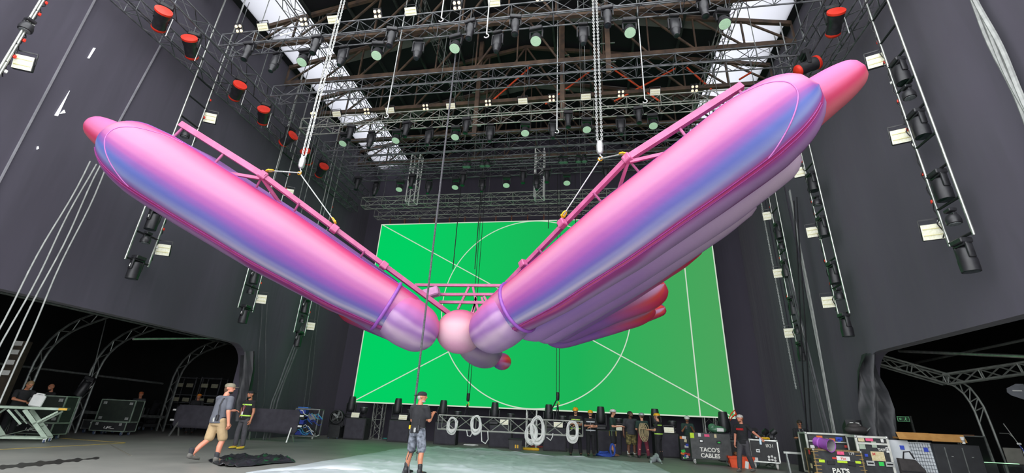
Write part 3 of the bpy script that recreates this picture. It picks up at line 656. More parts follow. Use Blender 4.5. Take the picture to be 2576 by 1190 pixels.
def parts_red(t):
    b = MB(); b.rbox((0, 0, -.06), (.3, .2, .12), .02); clamp(b); b.build('base', m_lamp, t)
    b = MB(); yoke(b, .3, .34); b.build('yoke', m_lamp, t)
    Mh = Matrix.Translation((0, 0, -.45)) @ Matrix.Rotation(1.15, 4, 'X')
    b = MB(); b.lathe([(.1, -.3), (.15, -.27), (.15, .05), (.17, .1), (.17, .24)], 18, Mh); b.build('head', m_lamp, t, smooth=True)
    b = MB(); b.lathe([(.172, .2), (.185, .21), (.185, .26), (1e-5, .275)], 18, Mh); b.build('front_cap', m_red, t, smooth=True)
    b = MB(); b.lathe([(1e-5, -.33), (.12, -.32), (.155, -.28), (.155, -.24)], 18, Mh); b.build('rear_cap', m_red, t, smooth=True)
    b = MB(); b.cyl((.2, 0, -.3), (.2, 0, -.85), .012, n=6); b.build('handle', m_steel, t)
def parts_head(t):
    "moving head on a ladder: block base, twin arms, tapered barrel pointing down"
    b = MB(); b.rbox((0, 0, -.06), (.34, .24, .12), .02); b.build('base', m_lamp, t)
    b = MB(); yoke(b, .33, .34, .05, .13); b.build('yoke', m_lamp, t, smooth=True)
    b = MB(); b.lathe([(.1, -.2), (.145, -.24), (.15, -.42), (.17, -.48), (.165, -.74), (.14, -.74)], 16); b.build('head', m_blackpl, t, smooth=True)
    b = MB(); b.lathe([(1e-5, -.72), (.14, -.73), (.14, -.745), (1e-5, -.75)], 14); b.build('lens', m_lens_b, t)
    b = MB(); b.box((.2, 0, -.34), (.012, .02, .1)); b.build('logo_strip', m_white, t)
def parts_small(t):
    b = MB(); b.rbox((0, 0, -.04), (.2, .16, .08), .015); b.build('base', m_lamp, t)
    b = MB(); yoke(b, .2, .16, .03, .08); b.build('yoke', m_lamp, t)
    b = MB(); b.lathe([(.06, -.14), (.12, -.18), (.145, -.28), (.14, -.36), (.11, -.37)], 16); b.build('head', m_lamp, t, smooth=True)
    b = MB(); b.lathe([(1e-5, -.36), (.11, -.365), (.11, -.38), (1e-5, -.385)], 14); b.build('lens', mat('clear_lens', '#6c7274', .1, .1, '#8a9092', 20), t)
PB = dict(wash=parts_wash, profile=parts_profile, spot=parts_spot, strobe=parts_strobe, blinder=parts_blinder, red=parts_red, head=parts_head, small=parts_small)
NM = dict(wash='wash_light', profile='profile_light', spot='spot_light', strobe='strobe_panel', blinder='blinder_light', red='red_capped_spotlight', head='moving_head_light', small='small_wash_light')
CT = dict(strobe='strobe light', blinder='blinder light')
def lamp(kind, label, M, group):
    if kind in protos: return dup(protos[kind], label, M=M, group=group)
    t = thing(NM[kind], label, CT.get(kind, 'stage light'), M=M, group=group); PB[kind](t); protos[kind] = t; return t
DES = dict(wash='round wash light with pale lens', profile='black profile light with a short barrel', spot='black long bodied spot light', strobe='white rectangular strobe panel', blinder='four cell blinder with warm round lamps')
ROWS = [('on the front truss', 10.55, TZ, dict(
            strobe=[661, 838, 1033, 1243, 1470, 1705], blinder=[602, 765, 950, 1150, 1358, 1590],
            wash=[763, 949, 1146, 1349, 1584, 1820], profile=[623, 794, 984, 1183, 1296, 1528, 1771], spot=[691, 861, 1051, 1251, 1467, 1698])),
        ('on the middle truss', 15.4, TZ, dict(
            strobe=[847, 981, 1134, 1315, 1474, 1648], blinder=[789, 923, 1071, 1228, 1388, 1562, 1747],
            wash=[865, 997, 1146, 1321, 1476, 1643], profile=[881, 1022, 1173, 1429, 1607], spot=[932, 1079, 1233, 1391, 1562])),
        ('on the rear truss', 19.8, TZ, dict(
            wash=[1005, 1146, 1274, 1426], profile=[899, 1036, 1165, 1316, 1376, 1524], spot=[945, 1078, 1213, 1350]))]
def py_at(px, Y, Z):
    # photograph row at which the line (Y, Z) crosses column px
    lo, hi = -400, 900
    for _ in range(40):
        m = (lo+hi)/2
        if at(px, m, Y=Y)[2] > Z: lo = m
        else: hi = m
    return (lo+hi)/2
for where, Y, Z, kinds in ROWS:
    for kind, pxs in kinds.items():
        for i, px in enumerate(pxs):
            zz, yy = {'strobe': (Z+.32, Y-.34), 'blinder': (Z+.36, Y-.34), 'wash': (Z-.3, Y+.27), 'profile': (Z-.3, Y-.27), 'spot': (Z-.3, Y+.27)}[kind]
            zt = {'wash': zz-.45, 'profile': zz-.4, 'spot': zz-.5}.get(kind, zz)
            X = xr(px, py_at(px, yy, zt), yy)
            tilt = Matrix.Rotation(random.uniform(-.25, .25), 4, 'Z')
            if kind in ('strobe', 'blinder'): tilt = Matrix.Rotation(.75, 4, 'X')
            lamp(kind, f'{DES[kind]} {where}, {ORD[i]} from the left', Matrix.Translation((X, yy, zz)) @ tilt, f'{NM[kind]}s {where}')
# red capped spots along the side trusses
RED = [(430, 30), (510, 100), (632, 212), (690, 275), (755, 335), (803, 380), (845, 415)]
for i, (px, py) in enumerate(RED):
    p = at(px, py, Z=TZ-.3); lamp('red', f'black spotlight with red caps on the left side truss, {ORD[i]} from the front', Matrix.Translation((XC-10.35, p[1], TZ-.0)) @ rotz([.9, .5, .9, .6, 1.3, .2, .9][i]) @ Matrix.Scale(1.3, 4), 'red capped spots')
for i, (px, py) in enumerate([(2090, 40), (2025, 152)]):
    p = at(px, py, Z=TZ-.3); lamp('red', f'black spotlight with red caps on the right side truss, {["nearer", "farther"][i]} one', Matrix.Translation((XC+10.35, p[1], TZ+.02)) @ rotz([-.2, 1.5][i]) @ Matrix.Scale(1.3, 4), 'red capped spots')
# green-lit small fixtures hung between the rear trusses
for i, (px, py) in enumerate(((1172, 375), (1180, 405), (1228, 400), (1215, 420), (1412, 380), (1422, 405), (1455, 385), (1470, 355))):
    p = at(px, 392, Y=18.13); lamp('small', f'small spot hung among the rear trusses, {ORD[i]} from the left', Matrix.Translation((p[0], 18.14, TZ-.2-.25)) @ rotz(.6*i), 'small spots among rear trusses')

# ------------------------------------------------------------------ hanging rods, cables
RODS = [(1010, 973, 105, 288, 11.6), (1402, 1401, 190, 327, 13.9), (1605, 1622, 30, 250, 12.2), (1232, 1224, -20, 86, 9.8), (1118, 1110, -20, 46, 9.8)]
for i, (xa, xb, ya, yb, Y) in enumerate(RODS):
    p = at(xb, yb, Y=Y); q = at(xa, ya, Y=Y); t = thing('hoist_rod', f'pale hanging hoist rod with hook, {["third", "fourth", "rightmost", "second", "leftmost"][[1,2,3,0,4][i]] if False else ["leftmost below the roof", "right of the screen centre", "rightmost near the orange braces", "at the top edge by the front truss", "top edge left of the grey cable"][i]}', 'rod', p, 0, 'hoist rods')
    b = MB(); b.cyl(p, (p[0], Y, roof_z(p[0])-.02), .022, n=6); b.build('rod', m_steel, t, world=True)
    b = MB(); b.tube([(p[0]+.07*math.sin(a), Y, p[2]-.07-.07*math.cos(a)) for a in np.linspace(PI, -1.2, 10)], .018, 5); b.build('hook', m_steel, t, world=True)
def cable(label, pts, r, mt, cat='cable', name='cable', group=None, n=6):
    b = MB(); b.tube(pts, r, n); return tag(b.build(name, mt, smooth=True), label, cat, group)
# vertical drop cables against the screen and the drapes
DR = [(1155, 560, 22.0, .025, 9.5), (1208, 560, 22.0, .025, 9.5), (1385, 500, 22.6, .02, 12), (1452, 500, 22.6, .02, 12), (1466, 480, 22.6, .02, 12)]
for i, (px, py, Y, r, z0) in enumerate(DR):
    p = at(px, py, Y=Y); cable(f'thin black drop cable in front of the green screen top, {ORD[i]} from the left', [(p[0]-.1, Y, roof_z(p[0]-.1)-.02), (p[0]-.1, Y, 8.5 if i < 2 else 11)], r, m_blackcab, group='drop cables')
X_ = at(1030, 1130, Y=11.1)[0]
cable('long taut black rope hanging down past the butterfly to the stage', [(X_, 11.1, z) for z in (.35, 4, 9, roof_z(X_)-.02)], .028, mat('dark_rope', '#3a3a3d', .8, 0, '#55555a', 30), 'rope', 'rope')
# ------------------------------------------------------------------ light ladders along the side drapes
def ladder(label, x, y0, y1, z0, z1, n, group='light ladders', z1b=None):
    t = thing('light_ladder', label, 'ladder', (x, (y0+y1)/2, z0), 0, group)
    for y, zz in ((y0, z1), (y1, z1b or z1)):
        b = MB(); b.cyl((x, y, z0-.05), (x, y, max(zz, 17.0)), .03, n=8); b.build('rail', m_alu, t, smooth=True, world=True)
    for k in range(n):
        z = z0+.02+(z1-z0-.5)*k/(n-1); b = MB(); b.cyl((x, y0, z), (x, y1, z), .03, n=6); b.build('rung', m_black, t, world=True)
    b = MB(); pts = []
    for k in range(60):
        z = z0+.2+(z1-z0-.4)*k/59; pts.append((x-.02+.03*math.sin(k*1.7), y1+.05+.03*math.cos(k*2.3), z))
    b.tube(pts, .014, 5); b.build('cable', m_blackcab, t, world=True)
    for k in range(9):
        b = MB(); z = z0+.3+(z1-z0-.8)*(k+random.random()*.5)/9; b.rbox((x, y1+.07, z), (.05, .06, .09), .012); b.build('connector', m_red if k % 3 else m_white, t, world=True)
    return t
def on_ladder(kind, label, x, px, py, z_off, rz, group, ym):
    p = at(px, py, X=x); return lamp(kind, label, Matrix.Translation((x, ym, p[2]+z_off)) @ rotz(rz), group)
def strobe_ladder(label, x, y, z, rz):
    M = Matrix.Translation((x, y, z)) @ rotz(rz) @ Matrix.Rotation(.25, 4, 'X') @ Matrix.Diagonal((1.0, 1, 1.5, 1)); return lamp('strobe', label, M, 'strobes on light ladders')
xr_ = 8.1
sideR = [('nearest right ladder', 10.25, 10.95, at(2480, 600, Y=10.6)[2], 12.6, [(2268, 180, 'head'), (2285, 235, 'small'), (2318, 310, 'head'), (2390, 455, 'head'), (2420, 535, 'small'), (2462, 632, 'head')], [(2198, 165), (2265, 348), (2367, 575)]),
         ('middle right ladder', 15.5, 16.15, at(2145, 790, Y=15.8)[2], 12.6, [(2052, 450, 'head'), (2062, 500, 'small'), (2078, 565, 'head'), (2112, 680, 'head'), (2124, 735, 'small'), (2148, 812, 'head')], [(2016, 432), (2048, 585), (2095, 757)]),
         ('farthest right ladder', 18.9, 19.6, at(2032, 870, Y=19.2)[2], 12.6, [(1965, 575, 'head'), (1972, 612, 'small'), (1986, 670, 'head'), (2005, 765, 'head'), (2016, 825, 'small'), (2032, 880, 'head')], [(1933, 545), (1961, 688), (1996, 835)])]
for lab, y0, y1, z0, z1, heads, strobes in sideR:
    ladder(f'aluminium light ladder hanging by the right drape, {lab}', xr_, y0, y1, z0, z1, 9)
    for i, (px, py, k) in enumerate(heads):
        on_ladder(k, f'{"black moving head light" if k == "head" else "small round lens light"} on the {lab}, {ORD[i]} lamp from the top', xr_-.02, px, py, .4 if k == 'head' else .22, PI/2, 'lamps on ladders', (y0+y1)/2)
    for i, (px, py) in enumerate(strobes):
        p = at(px, py, X=xr_-.05); strobe_ladder(f'bright white strobe panel on the {lab}, {ORD[i]} from the top', xr_-.1, y1+.21, p[2], -.4)
xl_ = -13.85
yl = lambda px, py: at(px, py, X=xl_)[1]
sideL = [('nearest left ladder in the corner', yl(-60, 300)-.1, yl(40, 90)+.1, 8.2, 13.2, [(18, 30, 'small')], [(18, 135)]),
         ('left ladder under the wing tip', yl(315, 650), yl(372, 660)+.05, at(335, 655, X=xl_)[2], 12.8, [(368, 545, 'head'), (362, 598, 'small'), (325, 670, 'head'), (480, 345, 'small')], [(398, 625), (529, 300)]),
         ('left ladder below the middle of the left wing', yl(598, 775), yl(636, 780), at(612, 775, X=xl_)[2], 12.8, [(632, 690, 'head'), (630, 730, 'small'), (608, 790, 'head')], [(648, 750), (727, 487)]),
         ('left ladder nearest the green screen', yl(738, 840), yl(765, 845), at(745, 835, X=xl_)[2], 12.8, [(762, 768, 'head'), (750, 800, 'small'), (738, 850, 'head')], [(772, 818)])]
for lab, y0, y1, z0, z1, heads, strobes in sideL:
    ladder(f'aluminium light ladder hanging by the left drape, {lab.replace("left ladder ", "")}', xl_, y0, y1, z0, z1, 9)
    for i, (px, py, k) in enumerate(heads):
        on_ladder(k, f'{"black moving head light" if k == "head" else "small round lens light"} on the {lab} ({ORD[i]})', xl_+.02, px, py, .4 if k == 'head' else .22, -PI/2, 'lamps on ladders', (y0+y1)/2)
    for i, (px, py) in enumerate(strobes):
        p = at(px, py, X=xl_+.05); strobe_ladder(f'bright white strobe panel on the {lab}' + (', upper' if i else ', lower' if len(strobes) > 1 else ''), xl_+.1, y1+.21, p[2], .5)
# rods of the outer rig
for i, (px, py0, py1) in enumerate(((805, 340, 560), (836, 440, 560), (706, 395, 480), (770, 430, 560))):
    Y = (16.4, 17.2, 14.6, 16.0)[i]; p = at(px, py0, Y=Y); q = at(px, py1, Y=Y)
    cable(f'grey vertical drop wire beside the left wing root, {ORD[i]} of four', [(p[0], Y, roof_z(p[0])-.02), (p[0], Y, q[2])], .018, m_greytube, 'wire', 'wire', 'drop wires left')
# ------------------------------------------------------------------ cable bundles on the side drapes
def bundle(label, p, q, r, n, mt, spread=.06, name='cable_bundle', ground=True):
    p = np.asarray(p); q = np.asarray(q); t = thing(name, label, 'cable bundle', q if q[2] < p[2] else p, 0, 'cable bundles')
    for k in range(n):
        pts = []
        for i in range(14):
            u = i/13; w_ = .03*math.sin(u*9+k*2); pts.append(p+(q-p)*u+np.array([.02*k, spread*(k-(n-1)/2)*(1+.6*u)+w_, 0]))
        if ground: pts.append((pts[-1][0], pts[-1][1], .01))
        b = MB(); b.tube(pts, r, 6); b.build('cable', mt, t, smooth=True, world=True)
    return t
m_pale = mat('pale_grey_cable', '#8f918f', .5, 0, '#a9aba8', 6)
m_dkc = mat('dark_grey_cable', '#4a4a4e', .5, 0, '#5c5c60', 6)
bundle('pale cables slanting down the left drape past the wing tip', at(245, 415, X=XL+.3), at(0, 900, X=XL+.3), .019, 4, m_pale, .14)
bundle('dark strapped cables leaning at the left drape behind the cloth barriers', at(770, 800, X=XL+.6), at(690, 1010, X=XL+.9), .035, 3, m_dkc, .1)
bundle('pair of thin cables hanging beside the left opening', at(665, 760, X=XL+.2), at(655, 1010, X=XL+.2), .02, 2, m_dkc, .3)
bundle('grey cables hanging down the left drape near the screen', at(800, 760, X=XL+.3), at(770, 1020, X=XL+.3), .02, 2, m_dkc, .25)
bundle('thick pale cable bundle at the upper right corner', at(2420, -60, X=XR-.25), at(2600, 330, X=XR-.25), .045, 3, m_pale, .06)
bundle('grey power cables hanging along the right drape', at(1985, 480, X=XR-.5), at(2100, 1105, X=XR-.6), .026, 3, m_pale, .08)
bundle('dark strapped cables falling beside the farthest right ladder', at(1940, 520, X=XR-.55), at(2080, 1095, X=XR-.9), .028, 3, m_dkc, .13)
bundle('black cables hanging in front of the farthest right ladder', at(2000, 500, X=XR-.7), at(2035, 1100, X=XR-1.0), .028, 2, m_blackcab, .3)
p = at(1912, 520, X=XR-.6); q = at(2003, 978, X=XR-.6); t = thing('chain_hoist', 'long galvanised chain hanging free beside the farthest right ladder', 'chain', q)
b = MB(); chain_mesh(b, q, (p[0], q[1]*.5+p[1]*.5, roof_z(p[0])-.1), .06, .014); b.build('chain', m_steel, t, world=True)
# ------------------------------------------------------------------ side rooms: arched lattice ribs
def rib(label, Y, x0, x1, zs, ztop, sgn, group):
    "lattice arch in the plane Y: leg at x0, shoulder, slope towards x1"
    path = [(x0, 0), (x0, zs*.55)]
    for k in range(1, 8):
        a = k/8*PI/2*.85; path.append((x0+sgn*(1-math.cos(a))*2.2, zs*.55+math.sin(a)*zs*.42))
    path += [(x0+sgn*abs(x1-x0)*.75, ztop-.25), (x1, ztop)]
    t = thing('arch_rib', label, 'truss', (x0, Y, 0), 0, group); W = .36; rows = []
    P2 = [np.array(p) for p in path]
    # resample
    cum = [0]
    for i in range(1, len(P2)): cum.append(cum[-1]+np.linalg.norm(P2[i]-P2[i-1]))
    n = int(cum[-1]/.4); S_ = [np.array([np.interp(cum[-1]*k/n, cum, [p[0] for p in P2]), np.interp(cum[-1]*k/n, cum, [p[1] for p in P2])]) for k in range(n+1)]
    I, O = [], []
    for k in range(n+1):
        d = S_[min(n, k+1)]-S_[max(0, k-1)]; d = d/np.linalg.norm(d); nn = np.array([-d[1], d[0]])*sgn
        O.append((S_[k][0]+nn[0]*W/2, Y, S_[k][1]+nn[1]*W/2)); I.append((S_[k][0]-nn[0]*W/2, Y, S_[k][1]-nn[1]*W/2))
    for L_ in (O, I):
        b = MB(); b.tube(L_, .045, 6); b.build('chord', m_greytube, t, smooth=True, world=True)
    b = MB()
    for k in range(n): b.cyl(O[k], I[k+1], .02, n=4, caps=False) if k % 2 else b.cyl(I[k], O[k+1], .02, n=4, caps=False)
    b.build('lattice', m_greytube, t, world=True)
for i, px in enumerate(((75, 960), (228, 960), (440, 960))):
    X0 = -20.5; Y = at(px[0], px[1], X=X0)[1]
    rib(f'curved lattice rib in the dark left side room, {ORD[i]} from the left', Y, X0, XL-.4, 4.3, 5.3, 1, 'ribs of the side rooms')
truss('box_truss', 'long lattice truss running through the left side room', (-18.6, 7, 4.55), (-18.6, 23, 4.55), .35, .35, .5, .035, m_greytube, group='side room trusses', rb=.018)
RJ = at(2380, 955, Y=17.0)
m_rt = mat('pale_room_tube', '#7d827d', .45, .2, '#969a94', 6)
truss('box_truss', 'lattice truss running from the right opening corner into the side room', at(2200, 903, Y=17.2), RJ, .3, .3, .45, .03, m_rt, group='side room trusses', rb=.02)
truss('box_truss', 'lattice truss crossing the right side room to the frame edge', RJ, at(2620, 920, Y=15.5), .3, .3, .45, .03, m_rt, group='side room trusses', rb=.02)
t = thing('arch_rib', 'curved lattice rib bending down in the right side room', 'truss', at(2490, 1060, Y=17.0)*np.array([1, 1, 0]), 0, 'ribs of the side rooms')
Po = [at(*q, Y=17.0) for q in ((2380, 948), (2410, 955), (2440, 975), (2460, 1000), (2475, 1024), (2490, 1060))]; Pi = [at(*q, Y=17.0) for q in ((2380, 962), (2402, 972), (2424, 990), (2440, 1012), (2452, 1035), (2464, 1066))]
for L_ in (Po, Pi):
    b = MB(); b.tube(L_+[np.array([L_[-1][0]+.1, 17.0, .0])], .03, 6); b.build('chord', m_rt, t, smooth=True, world=True)
b = MB()
for k in range(5): b.cyl(Po[k], Pi[k+1], .018, n=5); b.cyl(Pi[k], Po[k], .018, n=5)
b.build('lattice', m_rt, t, world=True)
for i, (a, c, lab) in enumerate(((at(0, 735, X=-17), at(600, 870, X=-17), 'upper grey tube along the left side room'), (at(0, 915, X=-20.8), at(410, 965, X=-20.8), 'lower grey tube along the left side room wall'), (at(335, 853, X=-15.2), at(585, 850, X=-15.2), 'bright tube under the left opening head'))):
    b = MB(); b.cyl(a, c, .045 if i < 2 else .04, n=8); tag(b.build('tube_rail', m_greytube if i < 2 else m_alu, smooth=True), lab, 'tube', 'side room tubes')
b = MB(); b.cyl(at(2262, 883, X=XR+1.2), at(2600, 898, X=XR+1.5), .045, n=8); tag(b.build('tube_rail', m_alu, smooth=True), 'bright tube under the right opening head', 'tube', 'side room tubes')
b = MB(); b.cyl(at(2262, 922, X=XR+4), at(2600, 850, X=XR+4), .045, n=8); tag(b.build('tube_rail', m_rt, smooth=True), 'grey tube rising across the right side room', 'tube', 'side room tubes')
# folded black drape at the right opening and its twin on the left
def fold(label, ptsL, ptsR, Y0, dy, mt):
    b = MB(); n = len(ptsL); m_ = 12; v = []
    for (a, c) in zip(ptsL, ptsR):
        A_, C_ = at(*a, Y=Y0), at(*c, Y=Y0)
        for k in range(m_+1):
            u = k/m_; p = A_+(C_-A_)*u; p = p+np.array([0, dy*math.sin(u*PI*3+a[1]*.02)*.5, 0]); v.append(tuple(p))
    f = [(i*(m_+1)+k, i*(m_+1)+k+1, (i+1)*(m_+1)+k+1, (i+1)*(m_+1)+k) for i in range(n-1) for k in range(m_)]
    nv = len(v); v2 = [(p[0], p[1]+.04, p[2]) for p in v]; b.add(v+v2, f+[tuple(q+nv for q in g[::-1]) for g in f])
    return tag(b.build('drape_tail', mt, smooth=2), label, 'drape')
m_sheen = mat('black_vinyl', '#2b2c2f', .55, 0, '#3a3b3e', 3)
fold('gathered black vinyl drape tied back at the right opening', [(2172, 890), (2160, 930), (2168, 985), (2172, 1030), (2178, 1080), (2190, 1118)], [(2203, 888), (2212, 940), (2225, 985), (2238, 1030), (2250, 1080), (2258, 1118)], 16.2, .5, m_sheen)
fold('black vinyl drape tied back at the left opening', [(612, 895), (602, 940), (595, 980), (590, 1010), (590, 1060)], [(632, 880), (636, 930), (632, 980), (628, 1010), (622, 1060)], 17.6, .4, m_sheen)
# ------------------------------------------------------------------ people
def caps(b, p0, p1, r0, r1, n=12, k=4):
    p0 = np.asarray(p0, float); p1 = np.asarray(p1, float); x, y, d = frame(p1-p0); v = []; rows = []
    for i in range(k+1):
        a = PI/2*i/k; rows.append((p0-d*r0*math.cos(a), max(r0*math.sin(a), 1e-4)))
    for i in range(k+1):
        a = PI/2*i/k; rows.append((p1+d*r1*math.sin(a), max(r1*math.cos(a), 1e-4)))
    for c, r in rows: v += b.ring(c, x, y, r, r, n)
    f = [(i*n+j, i*n+(j+1) % n, (i+1)*n+(j+1) % n, (i+1)*n+j) for i in range(len(rows)-1) for j in range(n)]
    b.add(v, f+[tuple(range(n))[::-1], tuple(range((len(rows)-1)*n, len(rows)*n))])
def loft(b, rings, n=20):
    "rings: (centre, rx, ry) stacked ellipses"
    v = []
    for c, rx, ry in rings: v += [(c[0]+rx*math.cos(2*PI*k/n), c[1]+ry*math.sin(2*PI*k/n), c[2]) for k in range(n)]
    m = len(rings); f = [(i*n+j, i*n+(j+1) % n, (i+1)*n+(j+1) % n, (i+1)*n+j) for i in range(m-1) for j in range(n)]
    b.add(v, f+[tuple(range(n))[::-1], tuple(range((m-1)*n, m*n))])
def remesh(b, voxel, it=4, fac=.5):
    me = bpy.data.meshes.new('tmp'); me.from_pydata(b.v, [], b.f); o = bpy.data.objects.new('tmp', me); TMP.collection.objects.link(o)
    m = o.modifiers.new('r', 'REMESH'); m.mode = 'VOXEL'; m.voxel_size = voxel
    s_ = o.modifiers.new('s', 'SMOOTH'); s_.iterations = it; s_.factor = fac
    dg = scratch_depsgraph(); r = bpy.data.meshes.new_from_object(o.evaluated_get(dg))
    bpy.data.objects.remove(o); bpy.data.meshes.remove(me); return r
def mesh_part(name, me, mt, parent, label=None):
    me.materials.clear(); me.materials.append(mt); me.polygons.foreach_set('use_smooth', [True]*len(me.polygons)); me.name = name
    o = bpy.data.objects.new(name, me); COL.objects.link(o); o.parent = parent; MW[o.name] = MW[parent.name]
    if label: o['label'] = label
    return o
SKIN = {'light': mat('skin_light', '#c98d70', .5, 0, '#d49a7c', 9), 'tan': mat('skin_tan', '#a86d50', .5, 0, '#b5795b', 9), 'dark': mat('skin_brown', '#5f3d2c', .5, 0, '#6d4835', 9), 'red': mat('skin_ruddy', '#c57f66', .5, 0, '#d18c72', 9)}
m_eye = mat('dark_eye', '#1c1512', .3); m_mouth = mat('lips', '#8a4a40', .5)
ARMS = {  # elbow offset from shoulder, wrist offset from elbow (x is outwards)
    'down': ((.06, -.02, -.29), (.02, .05, -.25)), 'swing_back': ((.06, -.12, -.26), (.02, -.02, -.26)), 'swing_fwd': ((.05, .1, -.27), (-.02, .15, -.2)),
    'hip': ((.2, -.1, -.22), (-.16, .12, -.14)), 'front': ((.04, .06, -.29), (-.08, .24, .02)), 'front_up': ((.04, .08, -.27), (-.08, .18, .14)),
    'fold_a': ((.04, .12, -.25), (-.25, .1, .03)), 'fold_b': ((.04, .13, -.26), (-.23, .13, -.03)), 'out': ((.2, .04, -.2), (.2, .06, -.14)), 'lean': ((.08, .16, -.22), (-.16, .16, -.05))}
LEGS = {  # (knee, ankle) in body frame for right (+x) and left (-x)
    'stand': (((.10, .02, .5), (.11, -.01, .09)), ((-.10, .02, .5), (-.11, -.01, .09))),
    'apart': (((.15, .02, .5), (.19, -.01, .09)), ((-.14, .03, .5), (-.18, .0, .09))),
    'walk': (((.09, .13, .51), (.10, .10, .09)), ((-.09, -.04, .50), (-.10, -.30, .17))),
    'step': (((.10, .16, .53), (.10, .24, .10)), ((-.10, -.02, .5), (-.11, -.20, .12))),
    'hips': (((.13, .04, .5), (.14, .02, .09)), ((-.10, .0, .5), (-.12, -.03, .09)))}
def person(label, X, Y, rz, H=1.78, skin='light', legs='stand', armR='down', armL='down', shirt=None, sleeve=.62, trousers=None, shorts=False, shoes=None, sock=None, hat=None, hatm=None, hair=None, beard=None, long_hair=False, vest=None, text=None, lean=0, head=(0, 0), belly=0, vox=.013, z0=0, lower=True, glove=False, lanyard=None, extras=None, wide=1.08):
    sc = H/1.78; M = Matrix.Translation((X, Y, z0)) @ rotz(rz) @ Matrix.Diagonal((sc*wide, sc*wide, sc, 1))
    t = thing('person', label, 'person', M=M); sk = SKIN[skin]
    cl, sl = math.cos(lean), math.sin(lean)
    def bend(p):
        x, y, z = p
        if z <= .95: return np.array([x, y, z])
        return np.array([x, y*cl+(z-.95)*sl, .95+(z-.95)*cl-y*sl])
    sh = {1: bend((.185, -.01, 1.415)), -1: bend((-.185, -.01, 1.415))}
    arm = {}
    for s_, nm in ((1, armR), (-1, armL)):
        e, w_ = ARMS[nm]; E_ = sh[s_]+np.array([s_*e[0], e[1], e[2]]); W_ = E_+np.array([s_*w_[0], w_[1], w_[2]]); arm[s_] = (sh[s_], E_, W_)
    hip = {1: np.array([.085, 0, .92]), -1: np.array([-.085, 0, .92])}
    kn = {1: LEGS[legs][0], -1: LEGS[legs][1]}
    hc = bend((0, .025, 1.655)); Rh = Matrix.Rotation(head[0], 3, 'Z') @ Matrix.Rotation(head[1], 3, 'X')
    def hp(x, y, z): return hc+np.array(Rh @ Vector((x, y, z)))
    def hell(b, c, r): b.ell(hp(*c), r, Rh.to_4x4(), 14, 10)
    # body: one skin, remeshed from overlapping volumes
    b = MB(); hell(b, (0, -.005, .02), (.076, .096, .1)); hell(b, (0, .02, -.055), (.058, .066, .062)); hell(b, (0, .095, -.012), (.013, .02, .026)); hell(b, (0, .075, .03), (.05, .025, .015))
    for s_ in (-1, 1): hell(b, (s_*.078, -.01, -.005), (.012, .022, .032))
    caps(b, bend((0, -.015, 1.43)), hp(0, -.015, -.06), .058, .054)
    loft(b, [(bend((0, 0, z)), rx, ry) for z, rx, ry in ((.86, .12, .09), (.95, .145, .1), (1.08, .13, .095+belly), (1.28, .155, .105+belly*.5), (1.4, .13, .085), (1.46, .06, .055))])
    caps(b, sh[-1]*.9+bend((0, 0, 1.43))*.1, sh[1]*.9+bend((0, 0, 1.43))*.1, .055, .055)
    for s_ in (-1, 1):
        S_, E_, W_ = arm[s_]; caps(b, S_, E_, .052, .042); caps(b, E_, W_, .042, .028)
        d = (W_-E_)/np.linalg.norm(W_-E_); caps(b, W_, W_+d*.06, .028, .034)
        if lower:
            k_, a_ = kn[s_]; caps(b, hip[s_], k_, .082, .055); caps(b, k_, np.array(k_)*.62+np.array(a_)*.38+np.array([0, -.02, 0]), .055, .056); caps(b, np.array(k_)*.62+np.array(a_)*.38+np.array([0, -.02, 0]), a_, .056, .036)
            caps(b, a_, np.array(a_)+np.array([0, .1, -.05]), .036, .034)
    me = remesh(b, vox)
    # hands: palm already there, five fingers each rooted in it
    fb = MB()
    for s_ in (-1, 1):
        S_, E_, W_ = arm[s_]; d = (W_-E_)/np.linalg.norm(W_-E_); side = np.cross(d, [0, 0, 1.0]) if abs(d[2]) < .9 else np.array([0, 1.0, 0]); side = side/np.linalg.norm(side); nn = np.cross(side, d)
        inw = np.array([-s_, 0, 0]) if abs(d[2]) > .6 else np.array([0, 0, -1.0]); inw = inw-d*np.dot(inw, d); inw /= np.linalg.norm(inw); lat = np.cross(d, inw)
        if np.dot(lat, [0, 1, 0]) < 0 and abs(d[2]) > .6: lat = -lat
        pc = W_+d*.085
        for q, L in enumerate((.066, .075, .07, .055)):
            p0 = pc+lat*(.03-.02*q); p1 = p0+d*L*.55+inw*.012; p2 = p1+d*L*.35+inw*.03
            caps(fb, p0, p1, .0095, .009, 7, 2); caps(fb, p1, p2, .009, .0075, 7, 2)
        p0 = W_+d*.03+lat*.03; p1 = p0+d*.03+lat*.025+inw*.01; p2 = p1+d*.03+lat*.004+inw*.012
        caps(fb, p0, p1, .012, .0105, 7, 2); caps(fb, p1, p2, .0105, .0085, 7, 2)
    n0 = len(me.vertices); vv = [tuple(v.co) for v in me.vertices]+fb.v; ff = [tuple(p.vertices) for p in me.polygons]+[tuple(i+n0 for i in q) for q in fb.f]
    me2 = bpy.data.meshes.new('body'); me2.from_pydata(vv, [], ff); bpy.data.meshes.remove(me); body = mesh_part('body', me2, sk, t)
    for s_ in (-1, 1):
        b = MB(); b.ell(hp(s_*.031, .087, .006), (.011, .006, .006), Rh.to_4x4(), 8, 6); b.build('eye', m_eye, t, smooth=2)
        b = MB(); b.ell(hp(s_*.031, .09, .026), (.02, .006, .005), Rh.to_4x4(), 8, 5); b.build('eyebrow', hair or m_eye, t, smooth=2)
    b = MB(); b.ell(hp(0, .082, -.056), (.024, .007, .006), Rh.to_4x4(), 8, 6); b.build('mouth', m_mouth, t, smooth=2)
